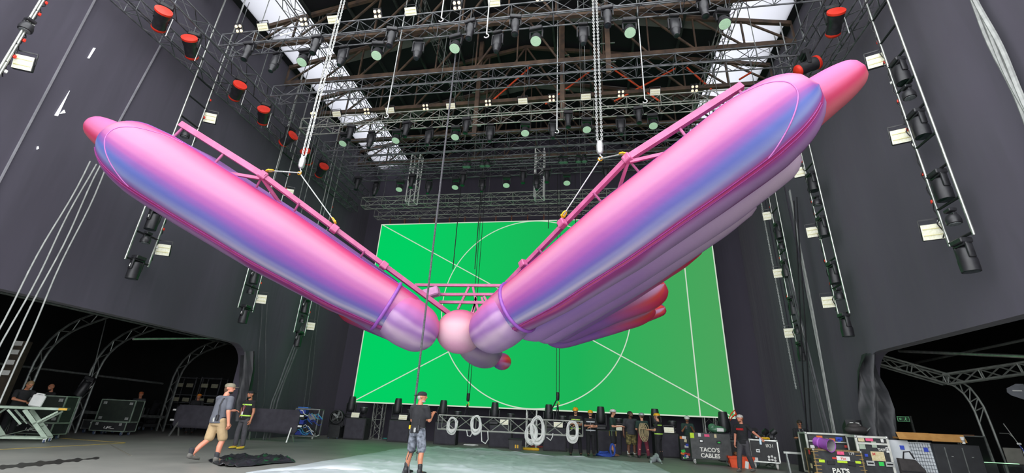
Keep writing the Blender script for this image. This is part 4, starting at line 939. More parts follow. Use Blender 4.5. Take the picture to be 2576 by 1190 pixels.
    if shirt:
        b = MB(); loft(b, [(bend((0, 0, z)), rx, ry) for z, rx, ry in ((.855, .168, .128+belly*.8), (.93, .168, .126+belly), (1.08, .157, .118+belly*1.2), (1.28, .18, .126+belly*.6), (1.39, .165, .105), (1.45, .1, .075), (1.478, .066, .064))], 24)
        caps(b, sh[-1], sh[1], .068, .068)
        for s_ in (-1, 1):
            S_, E_, W_ = arm[s_]; caps(b, S_, S_+(E_-S_)*min(sleeve, 1), .066, .062)
            if sleeve > 1: caps(b, E_, W_-(W_-E_)*.05, .06, .045)
        mesh_part('shirt', remesh(b, vox, 3), shirt, t)
    if trousers and lower:
        b = MB(); loft(b, [((0, 0, z), rx, ry) for z, rx, ry in ((.8, .15, .115), (.88, .165, .122), (.97, .158, .115), (1.01, .15, .11))], 22)
        for s_ in (-1, 1):
            k_, a_ = [np.array(q) for q in kn[s_]]
            if shorts: caps(b, hip[s_], hip[s_]+(k_-hip[s_])*.92, .1, .092)
            else: caps(b, hip[s_], k_, .098, .078); caps(b, k_, k_+(a_-k_)*.9, .078, .066)
        mesh_part('shorts' if shorts else 'trousers', remesh(b, vox, 3), trousers, t)
        b = MB(); pts = [(.157*math.cos(a), .117*math.sin(a), .985) for a in np.linspace(0, 2*PI, 20, False)]; b.tube(pts, .014, 6, closed=True); b.build('belt', m_blackpl, t)
    if shoes and lower:
        for s_ in (-1, 1):
            a_ = np.array(kn[s_][1]); up = max(0, a_[2]-.09); b = MB(); Mt = Matrix.Rotation(-up*3.0, 4, 'X')
            c = a_+np.array([0, .065, -.045]); b.ell(c, (.05, .135, .042), Mt, 14, 8); b.ell(a_+np.array([0, -.01, .0]), (.05, .06, .07), None, 12, 8)
            me = remesh(b, .01, 2); mesh_part('shoe', me, shoes, t)
            b = MB(); b.ell(a_+np.array([0, .062, -.072]), (.053, .14, .016), Mt, 14, 6); b.build('sole', mat('grey_sole', '#4b4a48', .7), t, smooth=2)
            if sock:
                b = MB(); caps(b, a_+np.array([0, -.005, .03]), a_+np.array([0, -.012, .12]), .044, .047); b.build('sock', sock, t, smooth=2)
    if vest:
        vm, sm_ = vest; b = MB(); loft(b, [(bend((0, 0, z)), rx, ry) for z, rx, ry in ((.9, .178, .14), (1.08, .17, .134), (1.28, .192, .14), (1.39, .178, .118), (1.45, .1, .085))], 24)
        for s_ in (-1, 1): caps(b, sh[s_]*.86+bend((0, 0, 1.4))*.14, sh[s_]*1.0, .075, .07)
        mesh_part('vest', remesh(b, vox, 3), vm, t)
        for z, rx, ry in ((1.0, .18, .142), (1.335, .192, .136)):
            b = MB(); pr = []
            for a in np.linspace(0, 2*PI, 28, False):
                c = bend((0, 0, z)); pr.append((c, a))
            v = []
            for dz, g in ((-.022, .004), (-.02, .012), (.02, .012), (.022, .004)):
                v += [(c[0]+(rx+g)*math.cos(a), c[1]+(ry+g)*math.sin(a), c[2]+dz) for c, a in pr]
            f = [(i*28+j, i*28+(j+1) % 28, (i+1)*28+(j+1) % 28, (i+1)*28+j) for i in range(3) for j in range(28)]
            b.add(v, f); b.build('reflective_stripe', sm_, t, smooth=True)
        b = MB(); b.box(bend((0, .145, 1.15)), (.012, .012, .42)); b.build('zip', mat('zip_grey', '#8d8f92', .5), t)
    if hair and not hat:
        b = MB(); hell(b, (0, -.012, .035), (.083, .1, .095)); hell(b, (0, -.05, -.01), (.076, .06, .08)); mesh_part('hair', remesh(b, .01, 2), hair, t)
    if hair and hat:
        b = MB(); hell(b, (0, -.04, -.01), (.08, .062, .07 if not long_hair else .13)); mesh_part('hair', remesh(b, .01, 2), hair, t)
    if beard:
        b = MB(); hell(b, (0, .024, -.094), (.056, .058, .038)); mesh_part('beard', remesh(b, .009, 2), beard, t)
    if hat:
        Mh = Matrix.Translation(Vector(hp(0, -.005, .03))) @ Rh.to_4x4()
        if hat == 'helmet':
            b = MB(); b.lathe([(.118, .0), (.12, .015), (.116, .05), (.098, .09), (.06, .118), (1e-4, .128)], 22, Mh @ Matrix.Diagonal((.9, 1.12, 1, 1))); hb = b.build('helmet', hatm, t, smooth=True)
            b = MB(); b.lathe([(.122, -.004), (.128, .0), (.128, .012), (.12, .016)], 22, Mh @ Matrix.Diagonal((.9, 1.16, 1, 1))); b.build('helmet_rim', mat('helmet_rim', '#54514a', .5), hb)
            for k in (-1, 0, 1):
                b = MB(); b.rbox((0, 0, 0), (.014, .11, .012), .004); b.v = [tuple(Mh @ Vector((p[0]+k*.042, p[1]-.0, p[2]+.122-abs(k)*.018))) for p in b.v]; b.build('vent', m_blackpl, hb)
            b = MB(); b.tube([tuple(Mh @ Vector(p)) for p in ((-.085, .02, 0), (-.075, .03, -.07), (0, .05, -.145), (.075, .03, -.07), (.085, .02, 0))], .006, 5); b.build('chin_strap', m_blackpl, hb)
        else:
            b = MB(); b.lathe([(.092, -.0), (.094, .02), (.088, .055), (.06, .085), (1e-4, .098)], 20, Mh @ Matrix.Diagonal((.92, 1.1, 1, 1))); hb = b.build('cap', hatm, t, smooth=True)
            s_ = -1 if hat == 'cap_back' else 1
            if hat != 'beanie':
                pts = [(-.07, .07), (-.075, .12), (-.045, .165), (0, .175), (.045, .165), (.075, .12), (.07, .07)]
                b = MB(); b.poly([(x, s_*y) for x, y in pts], .01); b.v = [tuple(Mh @ Vector((p[0], p[1], p[2]+.004-abs(p[1])*.06))) for p in b.v]; b.build('bill', hatm, hb, fix=True)
    if text:
        txt, col, size, zc, back = text; c = bend((0, (.128+belly*.6)*(1 if not back else -1), zc)); Mx = Matrix.Translation((c[0], c[1]+(.006 if not back else -.006), c[2])) @ (Matrix.Rotation(PI, 4, 'Z') if not back else Matrix.Identity(4)) @ Matrix.Rotation(PI/2, 4, 'X')
        lettering(t, txt, size, col, Mx, .002, 'shirt_print')
    if lanyard:
        b = MB(); b.tube([bend((-.06, .06, 1.46)), bend((-.05, .135, 1.3)), bend((0, .15+belly, 1.12))], .006, 4); b.tube([bend((.06, .06, 1.46)), bend((.05, .135, 1.3)), bend((0, .15+belly, 1.12))], .006, 4); b.build('lanyard', lanyard, t)
        b = MB(); b.rbox(bend((0, .158+belly, 1.07)), (.07, .008, .1), .003); b.build('badge', m_white, t)
    if extras: extras(t, arm, bend, hp)
    return t
c_blk = mat('black_cotton', '#1b1b1e', .9, 0, '#252529', 8); c_grey = mat('grey_cotton', '#55575f', .9, 0, '#60626b', 8); c_char = mat('charcoal_cotton', '#303136', .9, 0, '#3a3b40', 8)
c_khaki = mat('khaki_cotton', '#a58d6a', .9, 0, '#b39a76', 8); c_camo = mat('grey_camouflage', '#3f434b', .9, 0, '#7d828c', 13, detail=1); c_camog = mat('green_camouflage', '#3a3520', .9, 0, '#7a6f42', 14, detail=1)
c_green = mat('dark_green_cotton', '#1f3530', .9, 0, '#294039', 8); c_maroon = mat('maroon_cotton', '#6d2737', .9, 0, '#7d3042', 8); c_dkgrey = mat('dark_grey_trousers', '#3d3c40', .9, 0, '#48474c', 8)
c_hi = mat('lime_reflective_tape', '#a8d94a', .5, 0, '#c4ef6a', 20); c_white_r = mat('grey_reflective_tape', '#c9ccd0', .5, 0, '#d8dade', 20)
h_dark = mat('dark_hair', '#1e1712', .7, 0, '#2c221b', 40); h_brown = mat('brown_hair', '#4a3526', .7, 0, '#5a4230', 40); h_grey = mat('grey_hair', '#8f8b86', .7, 0, '#a8a49e', 40); h_ginger = mat('ginger_hair', '#7a4a2c', .7, 0, '#8d5836', 40)
c_helm_y = mat('yellow_helmet', '#d99a12', .35, 0, '#e8ab20', 6); c_helm_w = mat('white_helmet', '#c8c9c4', .35, 0, '#d8d9d4', 6); c_helm_g = mat('silver_helmet', '#8d9097', .35, .2, '#b0b3ba', 25)
s_yel = mat('yellow_shoes', '#c2a72c', .6, 0, '#d6bb3a', 12); s_blk = mat('black_shoes', '#1d1d1f', .5, 0, '#2a2a2c', 12); s_brn = mat('brown_boots', '#6d4a2e', .6, 0, '#7d573a', 12); s_gry = mat('grey_shoes', '#5b5954', .7, 0, '#6b6964', 12)
def ex_phone(t, arm, bend, hp):
    p = arm[1][2]+np.array([-.06, .09, .04]); b = MB(); b.rbox(p, (.075, .012, .15), .004); b.build('phone', m_blackpl, t)
def ex_radio(t, arm, bend, hp):
    b = MB(); b.rbox((.12, -.12, .98), (.06, .05, .13), .01); b.cyl((.13, -.12, 1.04), (.13, -.12, 1.16), .006, n=6); b.build('belt_radio', m_blackpl, t)
    b = MB(); b.rbox((.05, -.14, .93), (.05, .03, .1), .008); b.build('belt_clip', m_steel, t)
def ex_strap(t, arm, bend, hp):
    b = MB(); b.tube([bend((.05, .05, 1.47)), bend((.09, -.1, 1.4)), bend((.1, -.135, 1.25)), bend((.14, -.13, 1.05))], .012, 5); b.build('shoulder_strap', m_blackpl, t); ex_radio(t, arm, bend, hp)
def ex_cap(t, arm, bend, hp):
    ex_radio(t, arm, bend, hp)
    for s_ in (-1, 1):
        b = MB(); pts = [(s_*.1+.062*math.cos(a), .02+.062*math.sin(a), .47+.02*math.sin(a)) for a in np.linspace(0, 2*PI, 14, False)]; b.tube(pts, .012, 5, closed=True); b.cyl((s_*.1, -.05, .47), (s_*.12, -.08, .3), .008, n=5); b.build('knee_strap', m_blackpl, t)
    b = MB(); b.rbox((-.19, -.02, .98), (.05, .06, .09), .01); b.build('yellow_tape_measure', m_yellow, t)
def ex_harness(t, arm, bend, hp):
    for z, rx, ry in ((.96, .17, .13),):
        b = MB(); b.tube([(rx*math.cos(a), ry*math.sin(a), z) for a in np.linspace(0, 2*PI, 20, False)], .02, 6, closed=True); b.build('harness_belt', mat('harness_webbing', '#4a5a52', .8), t)
    for k in range(5):
        x = .18*math.cos(k*1.2); y = .14*math.sin(k*1.2); b = MB(); b.tube([(x+.02*math.sin(a), y, .86+.1*math.cos(a)) for a in np.linspace(0, 2*PI, 12, False)], .008, 5, closed=True); b.build('sling_loop', [mat('loop_green', '#6a8a5a', .7), mat('loop_yellow', '#b39a3a', .7), mat('loop_blue', '#5a6a8a', .7)][k % 3], t)
def ex_ropecoil(t, arm, bend, hp):
    m_r = mat('tan_climbing_rope', '#9a8a68', .85, 0, '#b8a884', 60)
    for k in range(9):
        b = MB(); o = (k-4)*.02; pts = [(o+(.1+.012*(k % 3))*math.sin(a), -.17-.015*(k % 3), 1.08+.3*math.cos(a)-.04*(k % 4)) for a in np.linspace(0, 2*PI, 20, False)]; b.tube(pts, .013, 5, closed=True); b.build('rope_loop', m_r, t, smooth=True)
    b = MB(); b.tube([(.13*math.cos(a), -.17+.05*math.sin(a), 1.16) for a in np.linspace(0, 2*PI, 14, False)], .025, 6, closed=True); b.build('rope_wrap', m_r, t)
def ex_bottle(t, arm, bend, hp):
    for k in range(9):
        b = MB(); xx = -.1+.025*k; b.box(bend((xx, .128-.35*xx*xx, 1.31)), (.02, .02, .065), Matrix.Rotation(.1*(-1)**k, 4, 'Y')); b.build('shirt_print', mat('red_print', '#b01c20', .8), t)
    p = arm[-1][2]+np.array([0, .03, -.1]); b = MB(); b.lathe([(.03, -.1), (.034, -.08), (.034, .05), (.015, .09), (.015, .11)], 12, None, p); b.build('water_bottle', mat('clear_bottle', '#a9c4d8', .15, 0, '#cfe0ea', 10), t, smooth=True)
def ex_sung(t, arm, bend, hp):
    b = MB()
    for s_ in (-1, 1): b.ell(hp(s_*.034, .092, .006), (.028, .01, .02), None, 10, 6)
    b.bar(hp(-.02, .096, .01), hp(.02, .096, .01), .008); b.build('sunglasses', m_blackpl, t)
person('man in grey tee, khaki shorts and cap walking away on the left', -8.87, 10.54, -.3, 1.8, 'red', 'walk', 'down', 'front', c_grey, .75, c_khaki, True, s_gry, m_white and c_char, 'cap', mat('olive_cap', '#77715f', .8, 0, '#857f6c', 10), h_brown, h_dark, True, lean=.05, head=(-1.0, 0), vox=.012, extras=ex_strap, wide=1.18, belly=.03)
person('man in black hi-vis vest with hand on hip and yellow shoes', -11.15, 14.4, PI-.25, 1.78, 'tan', 'hips', 'hip', 'down', c_blk, .5, c_dkgrey, False, s_yel, None, 'cap_back', c_blk, h_dark, h_dark, vest=(c_blk, c_hi), lanyard=mat('red_lanyard', '#b03040', .7), vox=.012)
person('man in backwards black cap, black tee and camouflage shorts by the rope', -3.98, 11.0, -.4, 1.79, 'tan', 'apart', 'front_up', 'front', c_blk, .72, c_camo, True, s_blk, s_blk, 'cap_back', c_blk, h_grey, h_grey, head=(-1.0, 0), vox=.012, extras=ex_cap, wide=1.14)
person('rigger with yellow helmet and folded arms nearest the hanging truss', -.6, 20.75, PI+.1, 1.84, 'light', 'apart', 'fold_a', 'fold_b', c_blk, .7, c_blk, False, s_blk, None, 'helmet', c_helm_y, h_dark, h_dark, vest=(c_blk, c_hi), head=(-.3, -.3))
person('rigger with yellow helmet and folded arms beside an upright floor light', .02, 21.0, PI+.05, 1.76, 'light', 'stand', 'fold_a', 'fold_b', c_blk, .7, c_blk, False, s_blk, None, 'helmet', c_helm_y, h_dark, h_dark, vest=(c_blk, c_white_r), head=(.1, -.1))
person('climber in white helmet, black shorts and harness looking right', .98, 21.8, -PI/2-.3, 1.86, 'light', 'stand', 'front', 'front', c_green, .7, c_blk, True, s_brn, s_blk, 'helmet', c_helm_w, h_dark, None, extras=ex_harness)
person('bare headed bearded man in grey tee and green camouflage shorts', 1.75, 22.0, PI+.3, 1.84, 'dark', 'stand', 'down', 'down', c_char, .75, c_camog, True, s_gry, m_white, None, None, h_dark, h_dark, head=(.5, .2), belly=.04, wide=1.25)
person('climber seen from behind in maroon trousers carrying a tan rope coil', 2.2, 21.6, .15, 1.76, 'light', 'apart', 'front', 'front', c_green, .7, c_maroon, False, s_blk, None, 'helmet', c_helm_g, h_brown, None, head=(.4, 0), extras=ex_ropecoil)
person('rigger in yellow helmet with a lime stripe around his waist', 2.75, 20.8, PI/2-.5, 1.75, 'light', 'stand', 'front', 'front', c_blk, .6, c_blk, False, s_blk, None, 'helmet', c_helm_y, h_dark, None, vest=(c_blk, c_hi), head=(.2, 0))
person('helmeted man in dark green looking at a phone behind the sticker case', 4.25, 22.6, PI-.1, 1.74, 'tan', 'stand', 'front_up', 'front_up', c_green, .75, c_camog, False, s_blk, None, 'helmet', c_helm_w, h_dark, h_dark, head=(0, -.35), extras=ex_phone)
person('bearded man in cap and black tee with red print near the tote', 5.05, 17.6, PI-.75, 1.76, 'red', 'step', 'down', 'out', c_blk, .7, c_dkgrey, False, s_gry, None, 'cap', mat('white_black_cap', '#b8b6b0', .8, 0, '#c8c6c0', 10), h_ginger, h_ginger, head=(-.55, 0), extras=ex_bottle)
person('man in black and sunglasses looking down behind the draped table', 7.78, 19.9, PI-.1, 1.72, 'tan', 'stand', 'front', 'front', c_blk, .8, c_blk, False, s_blk, None, None, None, h_dark, None, head=(.05, -.4), lanyard=c_white_r, extras=ex_sung)
person('man in black tee bending over the work table at the left edge', -17.9, 12.6, -PI/2-.2, 1.78, 'tan', 'stand', 'lean', 'lean', c_blk, .7, c_blk, False, s_blk, None, None, None, mat('blond_hair', '#7d6346', .7, 0, '#8f7452', 40), None, lean=.3, head=(0, -.35))
person('smiling balding man leaning on the open flight case', xr(133, 985, 15.0), 15.0, PI-.2, 1.76, 'tan', 'stand', 'fold_a', 'fold_b', c_blk, .7, c_blk, False, s_blk, None, None, None, None, h_dark, lean=.1, head=(.3, -.05))
pp = at(530, 1055, X=-19.5)
person('figure in orange beanie among the dark racks behind the cloth barrier', -18.2, 20.0, PI+.9, 1.75, 'tan', 'stand', 'front', 'front', c_blk, 1.5, c_blk, False, s_blk, None, 'beanie', mat('orange_beanie', '#c9741c', .9, 0, '#d98426', 20), None, None)
person('crouched worker in brown orange cap behind the small trunk', -19.9, 18.6, PI+.4, 1.7, 'tan', 'stand', 'front', 'front', c_char, 1.5, c_blk, False, s_blk, None, 'beanie', mat('rust_cap', '#8d4a26', .9, 0, '#a8582c', 20), h_dark, None)
# ------------------------------------------------------------------ things on the stage floor
def fl(px, py, k=1.0):
    p = at(px, py, Z=0)*k; return float(p[0]), float(p[1])
def castor(t, x, y, r=.06, mt=None):
    b = MB(); b.cyl((x-.02, y, r), (x+.02, y, r), r, n=14); b.build('castor_wheel', mt or mat('blue_castor', '#3b4a66', .5, 0, '#4a5a78', 6), t, smooth=True)
    b = MB(); b.box((x-.03, y, r*1.3), (.008, .05, r*1.6)); b.box((x+.03, y, r*1.3), (.008, .05, r*1.6)); b.box((x, y, r*2.1), (.07, .07, .012)); b.build('castor_fork', m_steel, t)
def frame_edges(b, x0, x1, y0, y1, z0, z1, w):
    for y in (y0, y1):
        for z in (z0, z1): b.bar((x0, y, z), (x1, y, z), w)
        for x in (x0, x1): b.bar((x, y, z0), (x, y, z1), w)
    for x in (x0, x1):
        for z in (z0, z1): b.bar((x, y0, z), (x, y1, z), w)
def latch(t, x, z, y, w=.13, h=.11, mt=None):
    b = MB(); b.rbox((x, y-.004, z), (w, .014, h), .006); l = b.build('latch', mt or m_steel, t)
    b = MB(); b.box((x, y-.013, z), (w*.7, .006, h*.28)); b.build('latch_slot', m_black, l)
def flight_case(name, label, x, y, rz, W, D, H, body=None, edge=None, cast=.07, z0=0, ew=.03, cat='flight case', latches=(), group=None, castm=None):
    t = thing(name, label, cat, (x, y, z0), rz, group); zb = cast*2.2 if cast else 0
    b = MB(); b.rbox((0, 0, zb+(H-zb)/2), (W-ew, D-ew, H-zb-ew), .008); b.build('body', body or m_dkcase, t)
    if edge:
        b = MB(); frame_edges(b, -W/2+ew/2, W/2-ew/2, -D/2+ew/2, D/2-ew/2, zb+ew/2, H-ew/2, ew); b.build('edge_trim', edge, t)
        for sx in (-1, 1):
            for sz in (zb+ew/2, H-ew/2):
                b = MB(); b.ell((sx*(W/2-ew/2), -D/2+ew/2, sz), (ew*.85,)*3, None, 10, 8); b.build('ball_corner', m_steel, t, smooth=True)
    if cast:
        for sx in (-1, 1):
            for sy in (-1, 1): castor(t, sx*(W/2-.12), sy*(D/2-.1), cast, castm)
    for lx, lz in latches: latch(t, lx, lz, -D/2)
    return t
def sticker(t, x, z, y, w, h, mt, rot=0, name='sticker'):
    b = MB(); b.box((0, 0, 0), (w, .006, h), Matrix.Rotation(rot, 4, 'Y')); b.v = [(p[0]+x, p[1]+y-.004, p[2]+z) for p in b.v]; return b.build(name, mt, t)
def FT(x, y, z): return Matrix.Translation((x, y, z)) @ FACE
p_pink = mat('pink_tape', '#e0507c', .7, 0, '#ee5f8a', 20); p_lime = mat('lime_tape', '#b8d92a', .7, 0, '#c8e83a', 20); p_white = mat('white_sticker', '#d8d8d4', .7, 0, '#e6e6e2', 20); p_green = mat('green_tape', '#2fbf4f', .7, 0, '#3ad05c', 20); p_blue = mat('blue_sticker', '#2a3fae', .6, 0, '#3450c4', 20); p_redt = mat('red_sticker', '#c03a34', .7, 0, '#d0463e', 20); p_cream = mat('cream_sticker', '#c9b98a', .7, 0, '#dcd0ac', 30); p_orange = mat('orange_sticker', '#d9702a', .7, 0, '#e6803a', 20)
m_greenalu = mat('greenish_aluminium_edge', '#7d8f80', .4, .4, '#9fb0a0', 6)

# ---- left: work table with scissor legs
x, y = fl(60, 1108); t = thing('work_table', 'pale green metal work table with crossed legs at the left edge', 'table', (-17.0, 12.0, 0), .75)
m_tab = mat('pale_green_metal', '#7f907f', .4, .3, '#a3b3a2', 4)
b = MB(); b.rbox((0, 0, .95), (2.3, .85, .08), .01); b.build('table_top', m_tab, t)
b = MB(); b.box((1.1, -.43, .95), (.2, .012, .06)); b.build('yellow_end_mark', m_yellow, t)
for yy in (-.36, .36):
    for k, (a, c) in enumerate((((-.75, .9), (-.1, .14)), ((.25, .9), (.95, .14)), ((1.0, .88), (.55, .5)), ((-.1, .88), (.3, .5)), ((-.95, .14), (-.3, .9)))):
        b = MB(); b.bar((a[0], yy, a[1]), (c[0], yy, c[1]), .1 if k < 2 else .05, .05, up=(0, 1, 0)); b.build('leg', m_tab, t)
    b = MB(); b.bar((-1.1, yy, .13), (1.0, yy, .13), .05); b.build('foot_rail', m_tab, t)
for yy in (-.36, .36): castor(t, .95, yy, .05)
b = MB(); b.bar((-.1, -.36, .14), (.7, .36, .45), .02); b.bar((.95, -.36, .14), (.2, .36, .6), .02); b.build('brace', m_alu, t)
b = MB(); b.rbox((0, 0, .17), (.34, .1, .34), .03); b.box((0, 0, .37), (.2, .05, .03)); b.box((-.09, 0, .345), (.03, .05, .05)); b.box((.09, 0, .345), (.03, .05, .05))
o = tag(b.build('jerry_can', mat('white_plastic', '#dadcda', .4, 0, '#e8e8e6', 6)), 'white plastic canister with a top handle on the work table', 'canister'); o.matrix_world = Matrix.Translation((-17.0+.3*.73+.1, 12.0+.3*.68, .99)) @ rotz(.4) @ Matrix.Rotation(.12, 4, 'Y')
# ---- open flight cases on the left
def lid_case(label, x, y, rz, W, H):
    t = thing('flight_case', label, 'flight case', (x, y, 0), rz, 'open flight cases on the left'); D = .6; lz = .48
    b = MB(); b.rbox((-.06, 0, .14+(lz-.14)/2), (W, D, lz-.14), .01); b.build('base_box', m_dkcase, t)
    b = MB(); frame_edges(b, -.06-W/2, -.06+W/2, -D/2, D/2, .15, lz, .03); b.build('base_edge', m_greenalu, t)
    b = MB(); b.rbox((.0, -.02, lz+(H-lz)/2), (W, D*.8, H-lz-.02), .01); lid = b.build('lid', mat('case_panel_green_black', '#1f2622', .6, 0, '#283029', 6), t)
    b = MB(); frame_edges(b, -W/2, W/2, -D*.42, D*.38, lz+.02, H, .035); b.build('lid_edge', m_greenalu, lid)
    for sx in (-1, 1):
        for zz in (lz+.14, H-.12):
            b = MB(); b.rbox((sx*(W/2-.16), -D*.42-.004, zz), (.14, .012, .1), .005); b.build('corner_plate', m_steel, lid)
        b = MB(); b.rbox((sx*(W/2-.22)-.06, -D/2-.01, .4), (.1, .012, .09), .004); b.build('latch', m_steel, t)
    for sx in (-1, 1):
        for sy in (-1, 1): castor(t, sx*(W/2-.15)-.06, sy*.2, .06)
    # white squiggle logo
    b = MB(); z = .27; q = W*.04
    for pts in ([(-.16, .05), (-.18, -.02), (-.1, -.03), (-.06, .05)], [(-.06, .05), (-.08, -.05)], [(-.06, .05), (.02, .04), (.0, -.01), (-.07, 0)], [(.06, .05), (.03, -.02), (.18, -.03)]):
        b.tube([(px_*1.1, -D/2-.012, z+pz) for px_, pz in pts], .011, 5)
    b.build('logo', m_white, t); return t
x, y = fl(100, 1100, .97); lid_case('open flight case with green edging that the balding man leans on', x-.1, y, .2, 1.35, 1.32)
x, y = fl(285, 1088, .93); lid_case('open flight case with green edging standing free in the opening', x, y, .2, 1.35, 1.3)
x, y = fl(240, 1090, .97); t = flight_case('trunk_case', 'small black trunk with white lettering behind the free flight case', x-.75, y+.75, .2, 1.1, .6, .5, edge=m_greytube, cast=.07)
lettering(t, "'D'", .2, m_white, FT(-.1, -.315, .33), .003)
b = MB(); b.box((.0, -.31, .22), (.4, .006, .025)); b.build('stripe', m_white, t)
# ---- cloth-covered barriers
def barrier(label, x, y, rz, W):
    t = thing('barrier', label, 'barrier', (x, y, 0), rz, 'cloth covered barriers'); n = 26; v = []
    for s_, yy in ((-1, -.03), (1, .03)):
        for j in range(8):
            for i in range(n+1):
                u = i/n; w_ = j/7; xx = (u-.5)*W; zz = .32+.92*w_; c = .1
                if j in (0, 7) and (i == 0 or i == n): xx *= 1-.06; zz += .05*(1 if j == 0 else -1)
                v.append((xx, yy*(1.0+.2*math.sin(u*9))+.012*math.sin(u*23+j), zz+.02*math.sin(u*5)*(1-w_)))
    f = []
    for s_ in (0, 1):
        o_ = s_*8*(n+1)
        for j in range(7):
            for i in range(n):
                q = (o_+j*(n+1)+i, o_+j*(n+1)+i+1, o_+(j+1)*(n+1)+i+1, o_+(j+1)*(n+1)+i); f.append(q if s_ == 0 else q[::-1])
    m_ = 8*(n+1); ed = [i for i in range(n+1)]+[j*(n+1)+n for j in range(1, 8)]+[7*(n+1)+i for i in range(n-1, -1, -1)]+[j*(n+1) for j in range(6, 0, -1)]
    for a, c in zip(ed, ed[1:]+ed[:1]): f.append((c, a, a+m_, c+m_))
    b = MB(); b.add(v, f); b.build('cover', m_cover, t, smooth=2)
    for sx in (-1, 1):
        for sy in (-1, 1):
            b = MB(); b.bar((sx*(W/2-.25), sy*.02, .55), (sx*(W/2-.25)+sx*.05, sy*.28, 0), .05); b.build('leg', m_alu, t)
        for zz in (.62, 1.02):
            b = MB(); b.rbox((sx*(W/2+.06), 0, zz), (.2, .05, .07), .01); b.build('bracket', m_white, t)
x, y = fl(505, 1090, .88); barrier('barrier under a charcoal cloth behind the man in grey tee', x, y, .12, 2.7)
x, y = fl(660, 1099, .88); barrier('barrier under a charcoal cloth behind the man in hi-vis vest', x+.35, y-.1, .1, 2.3)
# ---- lighting carts with white panels deep in the left room
def cart(label, x, y, rz, n):
    t = thing('light_cart', label, 'cart', (x, y, 0), rz, 'dark carts in the left side room')
    for sx in (-1, 1):
        for sy in (-1, 1):
            b = MB(); b.bar((sx*.55, sy*.3, .1), (sx*.55, sy*.3, 2.7), .045); b.build('post', m_truss, t); castor(t, sx*.5, sy*.28, .06)
    for z in (.2, 1.35, 1.75, 2.65):
        b = MB()
        for sy in (-1, 1): b.bar((-.57, sy*.3, z), (.57, sy*.3, z), .04)
        for sx in (-1, 1): b.bar((sx*.55, -.3, z), (sx*.55, .3, z), .04)
        b.build('shelf_frame', m_truss, t)
    for z in (.55, 1.0):
        b = MB(); b.rbox((-.25, 0, z), (.3, .4, .5), .06); b.build('stored_lamp', m_lamp, t); b = MB(); b.rbox((.25, 0, z), (.3, .4, .5), .06); b.build('stored_lamp', m_lamp, t)
    for z in (1.5, 2.25):
        for sx in (-1, 1):
            b = MB(); b.rbox((sx*.28, -.32, z), (.36, .06, .2), .01); b.build('strobe_face', mat('dull_strobe_face', '#8f8d78', .5, 0, '#aaa890', 20), t)
    return t
for i, (px, py) in enumerate(((445, 1070), (508, 1074))):
    x, y = fl(px, py, .86); cart(f'dark rolling cart with pale lamp faces behind the barriers, {["left", "right"][i]} one', x, y, .15, 2)
for i, (px, py) in enumerate(((195, 1070), (250, 1070), (300, 1068), (335, 1070), (372, 1075))):
    x, y = fl(px, py, .9); t = thing('lamp_dolly', f'dark lamp on a wheeled dolly in the left side room, {ORD[i]} from the left', 'dolly', (x, y, 0), .3*i, 'lamp dollies in the left side room')
    b = MB(); b.rbox((0, 0, .22), (.7, .6, .16), .02); b.build('dolly', m_dkcase, t)
    for sx in (-1, 1):
        for sy in (-1, 1): castor(t, sx*.28, sy*.22, .06)
    b = MB(); b.rbox((0, 0, .4), (.4, .34, .2), .03); b.build('lamp_base', m_lamp, t)
    b = MB(); b.bar((-.24, 0, .5), (-.24, 0, 1.0), .06, .12); b.bar((.24, 0, .5), (.24, 0, 1.0), .06, .12); b.bar((-.24, 0, .52), (.24, 0, .52), .06, .12); b.build('yoke', m_lamp, t)
    b = MB(); b.lathe([(.14, -.2), (.18, -.1), (.17, .2), (.2, .3), (.19, .42)], 16, Matrix.Translation((0, 0, .95)) @ Matrix.Rotation(.5*(-1)**i, 4, 'X')); b.build('head', m_blackpl, t, smooth=True)
b = MB(); b.bar(at(205, 1036, X=-20.6), at(415, 1050, X=-20.6), .1, .12); tag(b.build('bumper_rail', m_greytube), 'long dark rail across the back of the left side room', 'rail')
# tall brown rack at the left edge
p = at(15, 960, X=-20); t = thing('label_rack', 'brown rack with three white labels at the left edge', 'rack', (p[0], p[1], 0), .3)
b = MB(); b.rbox((0, 0, 1.6), (.4, .3, 3.0), .02); b.build('cabinet', mat('brown_board', '#3b322a', .8, 0, '#4a4034', 6), t)
for z in (2.0, 2.35, 2.7, 3.0):
    b = MB(); b.rbox((0, -.16, z), (.24, .02, .16), .008); b.build('label_plate', p_white, t)
p = at(217, 985, X=-19.6); lamp('head', 'dark lamp head hanging at the foot of a curved rib', Matrix.Translation((p[0], p[1], p[2]+.55)) @ rotz(.4) @ Matrix.Rotation(.3, 4, 'Y'), 'lamps on ladders')
b = MB(); b.cyl((p[0], p[1], p[2]+.55), (p[0]-.5, p[1], 5.2), .02, n=6); tag(b.build('hanger_rod', m_greytube), 'thin grey rod holding the dark lamp in the left side room', 'rod')
